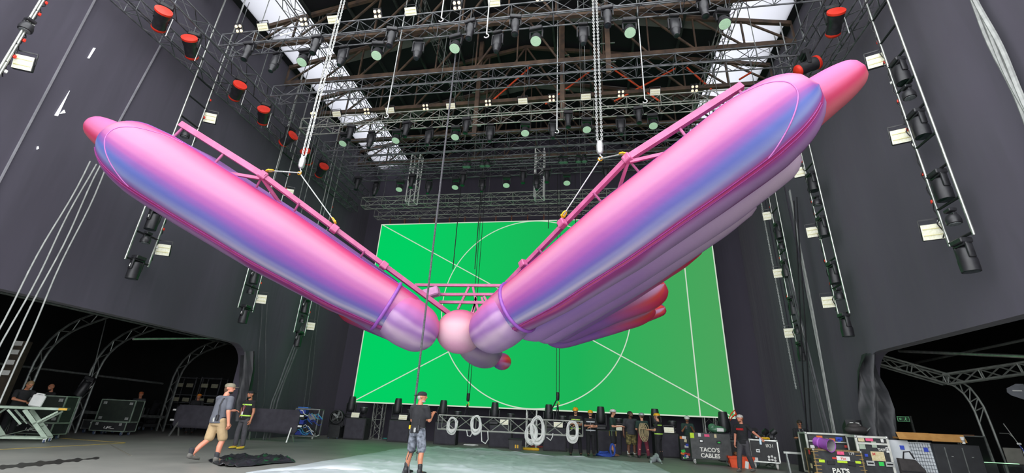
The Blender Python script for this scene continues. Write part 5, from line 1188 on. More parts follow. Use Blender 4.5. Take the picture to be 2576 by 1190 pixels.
# ---- floor tape
def strip(label, a, c, w_, mt, name='floor_tape', cat='tape'):
    b = MB(); b.bar((a[0], a[1], .004), (c[0], c[1], .004), w_, .006); return tag(b.build(name, mt), label, cat)
m_tape = mat('yellow_floor_tape', '#b79a3c', .7, 0, '#cbb052', 5)
strip('yellow floor tape line running from the left edge to the corner', fl(0, 1131), fl(312, 1115), .06, m_tape); strip('yellow floor tape line running up to the flight cases', fl(314, 1114), fl(140, 1102), .06, m_tape)
strip('faint grey scuff line on the stage floor left', fl(280, 1120), fl(330, 1147), .04, mat('scuff', '#6d6a60', .8), 'floor_scuff', 'scuff')
b = MB(); n = 60; v = []  # shadow streak on the deck, painted as a flat dark patch
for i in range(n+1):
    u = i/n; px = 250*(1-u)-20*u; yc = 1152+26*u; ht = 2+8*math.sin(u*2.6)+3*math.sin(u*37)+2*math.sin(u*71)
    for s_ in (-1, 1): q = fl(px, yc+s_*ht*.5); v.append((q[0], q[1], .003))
b.add(v, [(2*i, 2*i+1, 2*i+3, 2*i+2) for i in range(n)]); o = b.build('painted_shadow', mat('painted_shadow_tone', '#2c2b2a', .4, 0, '#3a3836', 4), floor, fix=True)
# ---- tarps
def sheet(name, label, outline, y0, y1, dy, nx, amp, base, mt, seed, fine=1.0, kind=None, thick=.0):
    rnd = np.random.RandomState(seed); ks = rnd.uniform(-1, 1, (14, 2))*np.array([3.2, 3.2])*fine; ph = rnd.uniform(0, 6.28, 14)
    def hgt(x, y): return sum((1-abs(math.sin(.6*(k[0]*x+k[1]*y)+p)))**7 for k, p in zip(ks, ph))/2.5
    P = np.array(outline); rows = []
    y = y0
    while y <= y1:
        xs = []
        for i in range(len(P)):
            a, c = P[i], P[(i+1) % len(P)]
            if (a[1]-y)*(c[1]-y) < 0: xs.append(a[0]+(c[0]-a[0])*(y-a[1])/(c[1]-a[1]))
        if len(xs) >= 2: rows.append((y, min(xs), max(xs)))
        y += dy
    v = []
    for y, xa, xb in rows:
        for i in range(nx+1):
            u = i/nx; x = xa+(xb-xa)*u; e = min(1, 6*min(u, 1-u)+.25); v.append((x, y+.05*math.sin(9*u), base+amp*hgt(x, y)*e))
    f = [(j*(nx+1)+i, j*(nx+1)+i+1, (j+1)*(nx+1)+i+1, (j+1)*(nx+1)+i) for j in range(len(rows)-1) for i in range(nx)]
    b = MB(); b.add(v, f); o = b.build(name, mt, smooth=2); tag(o, label, 'tarp')
    md = o.modifiers.new('thickness', 'SOLIDIFY'); md.thickness = .006; return o
m_tarp = mat('white_plastic_sheet', '#aeb5b9', .45, 0, '#c2c8cb', 1.3, bump=.1)
ol = [fl(*p) for p in ((643, 1189), (811, 1163), (894, 1148), (954, 1138), (994, 1130), (1068, 1126), (1160, 1128), (1243, 1132), (1300, 1141), (1400, 1148), (1488, 1156), (1570, 1161), (1640, 1167), (1688, 1191))]
ol += [(2.3, 7.0), (-5.9, 7.0)]
sheet('plastic_sheet', 'large wrinkled white plastic sheet spread across the stage floor', ol, 7.05, 21.9,   .08, 150, .06, .008, m_tarp, 3, 1.1)
# raised folds of the sheet
for i, (pts, hz, lab) in enumerate(([((640, 1188), (760, 1182), (880, 1180), (985, 1190)), .09, 'bright rolled fold of plastic sheet at the bottom left of the sheet'], [((1634, 1165), (1650, 1160), (1664, 1166)), .3, 'upturned white corner of the plastic sheet near the rigger'])):
    b = MB(); P = [fl(*q) for q in pts]; v = []; n = 24; k = 10
    for j in range(n+1):
        u = j/n*(len(P)-1); i0 = min(int(u), len(P)-2); fr = u-i0; c = np.array(P[i0])*(1-fr)+np.array(P[i0+1])*fr
        for q in range(k+1):
            a = PI*q/k; v.append((c[0]+.03*math.sin(j*1.3), c[1]+(.28+.06*math.sin(j*.9))*math.cos(a), .01+hz*(.85+.15*math.sin(j*.45+1))*math.sin(a)*math.sin(PI*min(1, max(0, .06+j/n*.9)))))
    b.add(v, [(j*(k+1)+q, j*(k+1)+q+1, (j+1)*(k+1)+q+1, (j+1)*(k+1)+q) for j in range(n) for q in range(k)]); o = b.build('sheet_fold', m_tarp, smooth=2); tag(o, lab, 'tarp'); o.modifiers.new('t', 'SOLIDIFY').thickness = .006
ol = [fl(*p) for p in ((522, 1160), (560, 1152), (600, 1149), (690, 1150), (738, 1160), (742, 1165), (690, 1168), (640, 1174), (590, 1177), (552, 1174))]
sheet('folded_tarp', 'crumpled shiny black tarp heaped on the stage floor', ol, min(p[1] for p in ol)+.02, max(p[1] for p in ol),   .05, 60, .09, .02, mat('shiny_black_vinyl', '#24252a', .2, 0, '#2c2d31', 3), 9, 1.9)
# ---- cable rack and fan near the left drape
x, y = fl(768, 1095, .88); t = thing('cable_rack', 'patch rack full of blue and white cables by the left drape', 'rack', (x, y, 0), .2)
b = MB(); frame_edges(b, -.55, .55, -.3, .3, .12, 1.3, .05); b.build('frame', m_greytube, t)
for sx in (-1, 1): castor(t, sx*.45, -.25, .06, m_white)
cb = [mat('blue_cable', '#2f62a8', .5, 0, '#3d74bf', 8), mat('cyan_cable', '#3f9fc4', .5, 0, '#55b4d6', 8), m_whitecab, mat('deep_blue_cable', '#2a3a96', .5, 0, '#3a4cb0', 8), m_blackcab]
rnd = random.Random(4)
for k in range(20):
    x0 = rnd.uniform(-.5, .2); z0 = rnd.uniform(.25, 1.25); b = MB(); pts = [(x0+.12*i+.03*math.sin(i*2+k), -.3-.04*math.sin(i+k), z0+.09*math.sin(i*1.4+k)-.03*i) for i in range(6)]; b.tube(pts, .018, 5); b.build('patch_cable', cb[k % 5], t, smooth=True)
for k in range(5):
    b = MB(); b.rbox((-.3+.0*k, -.1, .25+.23*k), (.42, .4, .18), .01); b.build('patch_panel', cb[3] if k % 2 == 0 else m_blackpl, t)
b = MB(); b.rbox((.25, -.1, .95), (.4, .4, .3), .02); b.build('amplifier', m_greytube, t)
b = MB(); b.rbox((-.3, 0, 1.36), (.5, .3, .06), .01); b.build('blue_lid', cb[0], t)
x, y = fl(842, 1100, .95); t = thing('stage_fan', 'black round stage fan standing on a slanted box by the left drape', 'fan', (x, y, 0), .1)
b = MB(); b.poly([(-.3, .06), (.3, .06), (.3, .6), (-.26, .66)], .5, 'Y', (0, -.25, 0)); b.build('box', m_dkcase, t)
for sx in (-1, 1): castor(t, sx*.22, -.2, .04)
Mf = Matrix.Translation((0, -.12, 1.0)) @ Matrix.Rotation(PI/2, 4, 'X')
b = MB(); b.lathe([(.3, -.14), (.34, -.1), (.34, .12), (.3, .14), (.3, -.14)], 28, Mf); b.build('drum', m_blackpl, t, smooth=True)
b = MB(); b.lathe([(1e-4, -.05), (.07, -.04), (.07, .05), (1e-4, .06)], 12, Mf); b.build('hub', m_greytube, t, smooth=True)
for k in range(5):
    b = MB(); b.box((.18, 0, 0), (.22, .1, .012), Matrix.Rotation(.5, 4, 'X')); b.v = [tuple(Mf @ Matrix.Rotation(k*2*PI/5, 4, 'Z') @ Vector(p)) for p in b.v]; b.build('blade', m_greytube, t)
for r_ in (.12, .2, .28):
    b = MB(); b.tube([tuple(Mf @ Vector((r_*math.cos(a), r_*math.sin(a), .13))) for a in np.linspace(0, 2*PI, 24, False)], .006, 4, closed=True); b.build('guard_ring', m_greytube, t)
b = MB(); b.bar((-.36, -.12, .66), (-.36, -.12, 1.05), .04); b.bar((.36, -.12, .66), (.36, -.12, 1.05), .04); b.bar((-.36, -.12, .68), (.36, -.12, .68), .05, .3); b.build('stand', m_black, t)
# ---- row of floor speakers with upright beam lights
SUBPX = [(887, 1102), (998, 1111), (1116, 1118), (1256, 1126), (1394, 1136), (1533, 1142), (1680, 1151)]
NAM = ['leftmost', 'second from the left', 'third from the left, behind the truss end', 'fourth, behind the hanging truss', 'fifth, behind the white cable coils', 'sixth, behind the white helmeted climber', 'rightmost, behind the waist striped rigger']
SH = 1.0; SUBY = 23.0
def beam_parts(t):
    b = MB(); b.rbox((0, 0, .08), (.46, .36, .16), .03); b.build('base', m_lamp, t)
    b = MB()
    for s_ in (-1, 1): b.rbox((s_*.24, 0, .42), (.05, .14, .52), .015)
    b.rbox((0, 0, .18), (.52, .14, .05), .01); b.build('yoke', m_lamp, t)
    b = MB(); b.lathe([(.12, .26), (.18, .3), (.2, .42), (.2, .66), (.17, .95), (.15, 1.02), (.12, 1.02)], 18); b.build('head', m_blackpl, t, smooth=True)
    b = MB(); b.lathe([(1e-4, .99), (.12, 1.0), (.12, 1.012), (1e-4, 1.02)], 14); b.build('lens', m_lens_b, t)
bproto = None
for i, (px, py) in enumerate(SUBPX):
    X = xr(px, py, SUBY); t = thing('floor_speaker', f'charcoal cloth fronted floor speaker under the screen, {NAM[i]}', 'speaker', (X, SUBY+.3, 0), .08, 'floor speakers under the screen')
    b = MB(); b.rbox((0, .02, SH/2), (1.08, .66, SH), .02); b.build('cabinet', m_dkcase, t)
    b = MB(); b.rbox((0, -.32, SH/2), (1.0, .03, SH-.1), .012); b.build('grille', m_cover, t)
    for sx in (-1, 1):
        b = MB(); b.rbox((sx*.545, .0, SH*.7), (.02, .18, .08), .008); b.build('handle', m_black, t)
    for sx in (-1, 1): castor(t, sx*.4, .2, .04) if False else None
BPX = [880, 997, 1112, 1243, 1380, 1512, 1650]
for i, px in enumerate(BPX):
    X = xr(px, 1040+i*5, SUBY+.3); lab = f'upright black beam light standing on the floor speakers, {ORD[i]} from the left'
    M = Matrix.Translation((X, SUBY+.35, SH))
    if bproto is None: bproto = thing('beam_light', lab, 'stage light', M=M, group='upright beam lights'); beam_parts(bproto)
    else: dup(bproto, lab, M=M, group='upright beam lights')
X = xr(1822, 1075, 22.6); dup(bproto, 'upright black beam light behind the cable case at the right screen corner', M=Matrix.Translation((X, 22.6, .85)) @ Matrix.Scale(1.12, 4), group='upright beam lights')
t = thing('lamp_plinth', 'low black plinth under the beam light by the right screen corner', 'plinth', (X, 22.6, 0)); b = MB(); b.rbox((0, 0, .425), (.7, .6, .85), .02); b.build('box', m_dkcase, t)
b = MB(); b.rbox((0, 0, .83), (.74, .64, .04), .01); b.build('top_board', m_greytube, t)
for i, (px, py) in enumerate(((892, 1046), (1012, 1053), (1268, 1066), (1404, 1073), (1553, 1081), (1684, 1087))):
    p = at(px, py, Y=SUBY+.05); lamp('strobe', f'white strobe panel lying on the floor speakers, {ORD[i]} from the left', Matrix.Translation((p[0], SUBY+.12, SH+.13)) @ Matrix.Diagonal((1.1, 1, .95, 1)) @ Matrix.Rotation(-.15, 4, 'X'), 'strobes on the floor speakers')
for i, px in enumerate((911, 1030, 1150, 1284, 1415, 1556, 1690)):
    X = xr(px, 1045, SUBY+.4); lamp('small', f'small dark lamp turned up on the floor speakers, {ORD[i]} from the left', Matrix.Translation((X, SUBY+.5, SH)) @ Matrix.Rotation(PI, 4, 'X') @ Matrix.Scale(1.4, 4), 'small lamps on the floor speakers')
# pale upright trusses under the screen
for i, (px, py) in enumerate(((950, 1060), (1337, 1075), (1787, 1080))):
    X = xr(px, py, 24.5); truss('tower_truss', f'pale upright truss carrying the screen from below, {["left", "centre", "right"][i]} one', (X, 24.55, 0), (X, 24.55, 1.9), .5, .4, .5, .035, m_alu, up=(0, 1, 0), group='upright trusses under the screen')
# ---- hanging black truss with white cable coils
HY = 20.2
p0 = at(1107, 1063, Y=HY); p1 = at(1466, 1080, Y=HY); zc = (p0[2]+p1[2])/2+.02
truss('box_truss', 'black box truss hung low in front of the floor speakers', (p0[0], HY, zc), (p1[0], HY, zc), .55, .55, .75, .03, m_trussl, group='low truss', rb=.018)
def coil(label, px, py, rx, rz_, n):
    p = at(px, py, Y=HY-.36); t = thing('cable_coil', label, 'cable coil', p, 0, 'white cable coils')
    for k in range(n):
        b = MB(); a0 = random.uniform(-.1, .1); q = .75+.45*k/n
        b.tube([(p[0]+rx*q*math.sin(a)+.02*math.sin(3*a+k), HY-.29-.025*(k % 4), p[2]+rz_*q*math.cos(a)-.08*k/n) for a in np.linspace(0, 2*PI, 26, False)], .02, 6, closed=True); b.build('loop', m_whitecab, t, smooth=True, world=True)
    return t
coil('white cable coil on the left end of the hanging truss', 1137, 1067, .2, .3, 6); coil('thick round white cable coil near the left hoist hook', 1197, 1065, .2, .33, 9)
coil('large tangled white cable coil at the middle of the hanging truss', 1352, 1078, .26, .48, 9); coil('drooping white cable coil overlapping the large one', 1336, 1088, .22, .36, 5); coil('white cable coil on the right end of the hanging truss', 1440, 1082, .22, .36, 7)
for i, (pts, lab) in enumerate((([(1174, 1082), (1176, 1096), (1183, 1098), (1190, 1085)], 'short white cable loop drooping beside the round coil'), ([(1210, 1075), (1212, 1110), (1221, 1116), (1228, 1105), (1227, 1085)], 'long white cable loop hanging below the truss'), ([(1375, 1100), (1385, 1108), (1390, 1098), (1391, 1090)], 'white cable tail right of the tangled coil'))):
    cable(lab, [at(*q, Y=HY-.33) for q in pts], .022, m_whitecab, 'cable', 'cable_loop', 'white cable coils')
for i, (px, py, top) in enumerate(((1177, 1010, 860), (1403, 1008, 800))):
    p = at(px, py, Y=HY); t = thing('chain_hoist', f'black chain hoist with hook holding the low truss, {["left", "right"][i]} one', 'chain hoist', (p[0], HY, zc), 0, 'low truss hoists')
    for s_ in (-.06, .06):
        b = MB(); b.cyl((p[0]+s_, HY, p[2]+.1), (p[0]+s_*1.3, HY, roof_z(p[0])-.02), .014, n=5); b.build('chain_fall', m_blackcab, t, world=True)
    b = MB(); b.lathe([(.05, .0), (.07, .06), (.07, .26), (.04, .34)], 10, None, (p[0], HY, p[2])); b.build('hook_block', m_black, t, smooth=True, world=True)
    b = MB(); b.tube([(p[0]+.06*math.sin(a), HY, p[2]-.1-.06*math.cos(a)) for a in np.linspace(PI, -1.2, 10)], .016, 6); b.build('hook', m_yellow, t, world=True)
    for s_ in (-1, 1):
        b = MB(); b.cyl((p[0], HY, p[2]-.12), (p[0]+.06*s_, HY+.25*s_, zc+.27), .025, n=6); b.build('sling', m_blackcab, t, world=True)
cable('black rope slanting from the right hoist down to the floor lights', [at(1403, 1000, Y=HY-.05), at(1392, 1022, Y=HY), at(1383, 1040, Y=HY+.2)], .025, m_blackcab, 'rope', 'rope')
# ---- small things on the back of the stage
x, y = fl(1299, 1130, .98); t = thing('storage_bin', 'black plastic bin with yellow marks below the hanging truss', 'bin', (x, y-.3, 0), .1)
b = MB(); b.poly([(-.26, 0), (.26, 0), (.3, .42), (-.3, .42)], .4, 'Y', (0, -.2, 0)); b.build('tub', m_blackpl, t); b = MB(); b.rbox((0, 0, .45), (.66, .46, .06), .02); b.build('lid', m_dkcase, t)
for sx in (-1, 1): b = MB(); b.box((.06+sx*.05, -.206, .16), (.06, .006, .14)); b.build('mark', m_yellow, t)
x, y = fl(1338, 1130, .98); b = MB(); b.rbox((0, 0, .05), (.75, .4, .1), .03); o = b.build('yellow_pad', m_yellow); o.location = (x, y-.35, 0); o.rotation_euler.z = .15; tag(o, 'yellow pad lying on the floor below the hanging truss', 'pad')
x, y = fl(1522, 1146, .97); t = thing('rope_pile', 'blue webbing rope piled on the floor by the climber', 'rope', (x, y, 0))
m_brope = mat('blue_webbing', '#23408f', .8, 0, '#2f50a8', 20)
for k in range(9):
    b = MB(); b.tube([(.32*math.sin(a+k)*(1-.06*k)-.05, .14*math.cos(a*1.0+k*.7), .03+.018*k+.015*math.sin(2*a+k)) for a in np.linspace(0, 2*PI, 18, False)], .03, 6, closed=True); b.build('coil', m_brope, t, smooth=True)
b = MB(); b.tube([(.32+.09*math.cos(a), 0, .27+.22*math.sin(a)) for a in np.linspace(0, 2*PI, 18, False)], .04, 6, closed=True); b.build('standing_loop', m_brope, t, smooth=True)
cols = [(m_blackcab, 'black'), (mat('teal_cable', '#2a8f8a', .5, 0, '#3aa59e', 8), 'teal'), (m_blackcab, 'black'), (m_whitecab, 'white'), (m_blackcab, 'black'), (mat('red_cable', '#a83a34', .5), 'red')]
for i, (px, py) in enumerate(((930, 1098), (975, 1104), (1050, 1112), (1180, 1120), (1600, 1144), (1350, 1124))):
    x, y = fl(px, py, .97); mt, cn = cols[i]
    cable(f'{cn} cable loosely coiled on the floor near the {["leftmost floor speaker", "second floor speaker", "rope man", "hanging truss left hook", "bearded man", "yellow pad"][i]}', [(x+.5*math.sin(k*.9)*(.4+.05*k), y+.18*math.cos(k*1.3), .02+.004*k) for k in range(12)], .018, mt, 'cable', 'floor_cable')
b = MB(); q = [at(*p, Y=23.9) for p in ((1848, 1032), (1852, 1042), (1842, 1049), (1837, 1058), (1835, 1050), (1840, 1040))]; b.tube(q, [.03, .045, .03, .02, .02, .03], 8, closed=True); tag(b.build('strap_bundle', m_orange, smooth=True), 'orange strap bundle hanging at the right bottom corner of the screen', 'strap')
# ---- right: cable case, sticker case, totes
x, y = fl(1790, 1164, .94); t = flight_case('flight_case', "grey black cable trunk lettered TACO'S CABLES on castors", x, y, -.12, 1.45, .75, 1.12, mat('worn_black_laminate', '#3a3c3d', .6, 0, '#484a4a', 7), None, .08, castm=mat('grey_castor', '#8d8b86', .5))
lettering(t, "TACO'S\nCABLES", .2, mat('stencil_white', '#d8d8d0', .7), FT(-.05, -.372, .42), .006)
for lx, lz, mm in ((-.32, .82, m_black), (.3, .8, m_black)):
    b = MB(); b.rbox((lx, -.37, lz), (.16, .016, .11), .004); l = b.build('latch', mm, t); b = MB(); b.box((lx, -.382, lz), (.09, .006, .04)); b.build('latch_slot', m_steel if lx < 0 else p_green, l)
for lx, lz, w_, h_, mm in ((-.63, 1.0, .14, .18, p_lime), (-.36, 1.03, .1, .12, p_white), (-.1, 1.02, .18, .09, p_pink), (.2, 1.02, .08, .12, p_cream)): sticker(t, lx, lz, -.365, w_, h_, mm)
xt, yt = x, y
t2 = thing('clear_bag', 'green clear plastic bag lying on top of the cable trunk', 'bag', (x+.35, y, 1.12)); b = MB(); b.ell((0, 0, .13), (.34, .25, .14), None, 14, 8); b.ell((-.18, 0, .2), (.16, .18, .14), None, 12, 8); b.build('bag', mat('green_clear_plastic', '#3f6a50', .2, 0, '#5b876a', 6), t2, smooth=2)
b = MB(); b.rbox((.05, -.22, .12), (.26, .05, .13), .02); b.build('papers', p_white, t2)
x, y = fl(1731, 1155, .95); t = flight_case('sticker_case', 'narrow black case plastered with stickers beside the cable trunk', x, y+.2, -.05, .55, .6, .95, cast=0)
rnd = random.Random(11)
for k in range(14): sticker(t, rnd.uniform(-.2, .2), rnd.uniform(.1, .88), -.292-.001*k, rnd.uniform(.06, .16), rnd.uniform(.05, .12), [p_white, p_redt, p_cream, p_orange, p_white, p_green, p_blue][k % 7], rnd.uniform(-.3, .3))
x, y = fl(1863, 1171, .93); t = thing('storage_tote', 'bright orange plastic tote on the floor behind the bearded man', 'tote', (x+.1, y+.3, 0), -.1)
b = MB(); b.poly([(-.36, 0), (.36, 0), (.42, .34), (-.42, .34)], .5, 'Y', (0, -.25, 0)); b.build('tub', m_orange, t); b = MB(); frame_edges(b, -.43, .43, -.27, .27, .32, .36, .035); b.build('rim', m_orange, t)
b = MB(); b.rbox((.0, 0, .4), (.4, .3, .12), .03, Matrix.Rotation(.4, 4, 'Y')); b.build('brown_contents', mat('brown_leather', '#6d4326', .6), t)
b = MB(); b.rbox((-.13, -.29, .18), (.12, .02, .24), .02, Matrix.Rotation(.2, 4, 'Y')); o = b.build('white_rag', m_white); o.location = (x+.25, y-.05, -.05); tag(o, 'white rag hanging at the orange tote', 'rag')
x, y = fl(1903, 1168, .93); t = thing('fuel_can', 'pale plastic canister on the floor right of the orange tote', 'canister', (x, y+.15, 0)); b = MB(); b.rbox((0, 0, .2), (.28, .18, .36), .04); b.cyl((.08, 0, .38), (.08, 0, .43), .03, n=10); b.build('can', mat('pale_blue_plastic', '#9fb0c0', .4, 0, '#b4c4d2', 6), t)
b = MB(); b.rbox((-.04, 0, .42), (.14, .04, .03), .01); b.build('handle', m_white, t)
for k in range(4): cable(f'grey cable tangle on the floor between tote and black case, {ORD[k]} strand', [(x+.35+.12*math.sin(a*1.0+k)+.05*k, y-.1+.15*math.cos(a+k*.8), .03+.1*abs(math.sin(a*.5+k))*(k % 2+.3)) for a in np.linspace(0, 6, 14)], .014, [m_pale, m_dkc, m_whitecab, m_dkc][k], 'cable', 'floor_cable', 'cable tangle by the tote')
x, y = fl(1950, 1172, .9); t = flight_case('flight_case', 'black flight case marked IR31 with silver edging', x-.25, y+.15, -.3, .95, .75, .98, edge=m_alu, cast=.1, ew=.04, castm=mat('white_red_castor', '#c9c4bc', .5), latches=((-.2, .6),))
lettering(t, 'IR31', .14, mat('stencil_white', '#d8d8d0', .7), FT(.2, -.372, .78), .003)
for k, (lx, lz) in enumerate(((.12, .42), (.22, .44), (.12, .33), (.22, .33), (.31, .4), (.31, .31))):
    b = MB(); b.cyl((lx, -.365, lz), (lx, -.38, lz), .04, n=14); b.build('round_label', p_white, t)
sticker(t, -.3, .3, -.367, .12, .14, p_white)
sticker(t, -.42, .28, -.36, .02, .05, p_green)
for i, dx in enumerate((-.25, .05, .3)):
    ti = thing('small_lamp', f'small black lamp heap on the IR31 case, {ORD[i]} from the left', 'stage light', (x-.25+dx*.95, y+.15-dx*.3, .98), i*.7, 'lamps on the IR31 case')
    b = MB(); b.rbox((0, 0, .1), (.2, .2, .18), .04); b.build('body', m_lamp, ti); b = MB(); b.lathe([(.08, 0), (.1, .04), (.1, .2), (.07, .2)], 12, Matrix.Translation((0, -.02, .2)) @ Matrix.Rotation(.9, 4, 'X')); b.build('head', m_blackpl, ti, smooth=True)
    b = MB(); b.rbox((.02, -.13, .07), (.07, .02, .05), .005); b.build('plate', m_white, ti)
ti = thing('cordless_drill', 'yellow cordless drill lying on the IR31 case', 'drill', (x-.23, y-.15, .98)); b = MB(); b.cyl((-.14, 0, .05), (.12, 0, .05), .04, n=10); b.rbox((.08, -.05, .04), (.06, .14, .05), .015); b.build('body', m_yellow, ti); b = MB(); b.cyl((-.14, 0, .05), (-.22, 0, .05), .02, .012, n=8); b.build('chuck', m_black, ti)
# draped table with the man behind it
t = thing('draped_table', 'small table fully draped in black cloth at the right drape', 'table', (7.85, 19.2, 0), -.1); b = MB(); n = 40; v = []
for j in range(9):
    z = 1.02*(1-j/8); fl_ = .0+.1*(j/8)**1.3
    for i in range(n):
        a = 2*PI*i/n; c_, s_ = math.cos(a), math.sin(a); r_ = 1/max(abs(c_)/.48, abs(s_)/.34); w_ = 1+fl_*(.6+.5*math.sin(7*a+j*.3))
        v.append((r_*c_*w_, r_*s_*w_, z))
b.add(v, [(j*n+i, (j+1)*n+i, (j+1)*n+(i+1) % n, j*n+(i+1) % n) for j in range(8) for i in range(n)]+[tuple(range(n))]); b.build('cloth', c_blk, t, smooth=True)
b = MB(); b.rbox((0, 0, .99), (.9, .6, .03), .01); b.build('board', m_dkcase, t)
t = thing('trestle', 'grey folding trestle in front of the draped table', 'trestle', (6.75, 17.9, 0), -.2)
for s_ in (-1, 1):
    b = MB(); b.bar((-.3, 0, .62), (-.3, s_*.22, 0), .045); b.build('leg', m_greytube, t); b = MB(); b.bar((.3, 0, .62), (.3, s_*.22, 0), .045); b.build('leg', m_greytube, t)
b = MB(); b.bar((-.38, 0, .64), (.38, 0, .64), .06); b.build('bar', m_alu, t)
# ---- right front stack of cases
m_worn = mat('worn_case_black', '#26282a', .6, 0, '#34363a', 8)
t = flight_case('flight_case', "worn black flight case lettered PAT'S with pink and lime tape", 6.9, 15.75, -.12, 1.2, .8, .86, m_worn, mat('worn_wood_edge', '#6b5a3a', .7, .1, '#8d7a52', 25), .06, ew=.035)
lettering(t, "PAT'S", .17, mat('stencil_white', '#d8d8d0', .7), FT(.0, -.408, .33), .006)
for lx, lz, w_, h_, mm in ((.08, .79, .17, .08, p_pink), (-.05, .65, .2, .05, p_redt), (.12, .655, .32, .11, p_white), (.08, .565, .24, .05, p_lime), (-.42, .56, .14, .07, p_lime), (.46, .58, .13, .06, p_lime)): sticker(t, lx, lz, -.4-.001*(w_ > .3), w_, h_, mm)
lettering(t, 'Pat', .1, mat('red_marker', '#c8504a', .7), FT(.12, -.412, .655), .001); lettering(t, '139', .1, mat('chalk', '#b8b8b4', .8), FT(.34, -.406, .79), 0)
for lx in (-.2, .3): latch(t, lx, .53, -.4, .19, .1, m_black)
for k in range(16):
    b = MB(); sx = -1 if k % 2 else 1; b.rbox((sx*(.6-.04-.02*(k % 3)), -.4, .12+.045*k), (.1+.03*(k % 4), .012, .014), .004); b.build('wood_scuff', mat('bare_wood', '#b08d54', .8), t)
for k, (lz, mm) in enumerate(((.76, p_redt), (.55, m_black), (.4, p_cream), (.2, m_greytube))):
    b = MB(); b.rbox((-.605, -.05+.1*(k % 2), lz), (.012, .14, .12), .004); b.build('side_sticker', mm, t)
t = thing('paint_bucket', "purple bucket lying on its side on the PAT'S case", 'bucket', (6.72, 15.72, .98), -.2)
Mb = Matrix.Rotation(1.75, 4, 'Y') @ Matrix.Rotation(.0, 4, 'X'); Mb = Matrix.Translation((-.22, -.1, .07)) @ rotz(-.9) @ Mb
b = MB(); b.lathe([(1e-4, 0), (.13, 0), (.135, .12), (.15, .13), (.15, .16), (.14, .17), (.165, .44), (.175, .45), (.175, .47), (.158, .46), (.12, .03), (1e-4, .025)], 24, Mb); b.mi = [0]*len(b.f); o = b.build('bucket', [mat('purple_plastic', '#9a4fb0', .45, 0, '#aa5cc0', 5), mat('bucket_inside', '#8f8a90', .6)], t, smooth=True)
me = o.data
for p in me.polygons:
    if p.index >= 9*24: p.material_index = 1
b = MB(); b.tube([tuple(Mb @ Vector((.165*math.cos(a), .165*math.sin(a), .3+.1*math.sin(a)))) for a in np.linspace(0, PI, 12)], .006, 5); b.build('bail', m_steel, t)
t = thing('tape_roll', "silver tape roll on the front edge of the PAT'S case", 'tape', (6.6, 15.42, .87)); b = MB(); b.lathe([(.04, 0), (.065, 0), (.065, .045), (.04, .045), (.04, 0)], 18); b.build('roll', m_steel, t)
t = flight_case('drawer_case', "tall drawer case with silver frames behind the PAT'S case", 7.45, 17.0, -.12, 1.55, .8, 1.3, edge=mat('pale_frame', '#b9bcb4', .4, .4, '#cfd2ca', 8), cast=.06, ew=.05)
for k in range(3):
    b = MB(); b.rbox((-.2, -.405, 1.12-.22*k), (1.0, .02, .19), .008); d_ = b.build('drawer', mat('dark_drawer', '#2f3033', .5), t); b = MB(); b.box((-.2, -.42, 1.05-.22*k), (1.02, .012, .03)); b.build('pull_rail', mat('pale_frame', '#b9bcb4', .4), d_)
rnd = random.Random(5)
for k in range(12): sticker(t, rnd.uniform(-.65, .6), 1.12-.22*(k % 3)+rnd.uniform(-.03, .05), -.418, rnd.uniform(.08, .2), rnd.uniform(.05, .1), [p_blue, p_redt, p_white, p_orange, p_white, p_cream][k % 6])
t = flight_case('flight_case', 'upright black flight case with white frame and TAIT sticker', 7.98, 15.95, -.12, .82, .7, 1.27, m_worn, mat('white_frame_edge', '#c9cac2', .5, .2, '#dcdcd4', 8), .06, ew=.055)
lettering(t, 'TAIT', .09, mat('stencil_white', '#d8d8d0', .7), FT(.19, -.352, .92), .003)
b = MB(); b.box((0, -.35, 1.07), (.72, .012, .05)); b.build('divider', mat('white_frame_edge', '#c9cac2', .5), t)
for lx, lz, w_, h_, mm in ((-.26, 1.16, .15, .09, p_cream), (-.06, 1.17, .18, .07, p_pink), (.25, 1.16, .07, .09, p_white), (.03, 1.05, .12, .16, mat('grey_green_sticker', '#9fae9c', .7)), (-.27, .98, .15, .12, mat('grey_green_sticker', '#9fae9c', .7)), (.33, .93, .08, .14, p_white), (.06, .75, .32, .24, p_cream), (-.22, .76, .08, .07, p_blue), (.1, .56, .12, .1, p_green)): sticker(t, lx, lz, -.347-.0005*w_, w_, h_, mm)
lettering(t, 'M', .1, mat('red_marker', '#c8504a', .7), FT(-.03, -.356, .8), .002)
b = MB(); b.tube([(.33+.025*math.cos(a), -.357, .945+.03*math.sin(a)) for a in np.linspace(-.9, PI+.9, 14)], .005, 4); b.bar((.29, -.357, .905), (.315, -.357, .92), .008); b.bar((.345, -.357, .92), (.37, -.357, .905), .008); b.build('omega_mark', m_black, t)
for lx in (-.16, .3): latch(t, lx, .56, -.35, .2, .13)
t = thing('equipment_bag', 'black rounded bag on top of the white framed case', 'bag', (7.95, 16.3, 1.3), .1); b = MB(); b.ell((0, 0, .12), (.34, .24, .13), None, 16, 10); b.ell((-.05, 0, .22), (.2, .18, .1), None, 14, 8); b.build('bag', mat('soft_black_bag', '#2b2828', .7, 0, '#3a3636', 7), t, smooth=2); b = MB(); b.rbox((.02, -.14, .26), (.1, .02, .03), .008); b.build('buckle', m_steel, t)
b = MB(); b.tube([(.15, -.2, .1), (.26, -.22, .2), (.3, -.1, .24)], .015, 5); b.build('strap', m_greytube, t)
t = thing('control_box', 'small black control box with white buttons on the drawer case', 'control box', (8.2, 17.0, 1.3), -.15); b = MB(); b.poly([(-.2, 0), (.2, 0), (.2, .22), (-.2, .42)], .48, 'X', (-.24, 0, 0)); b.build('case', m_blackpl, t)
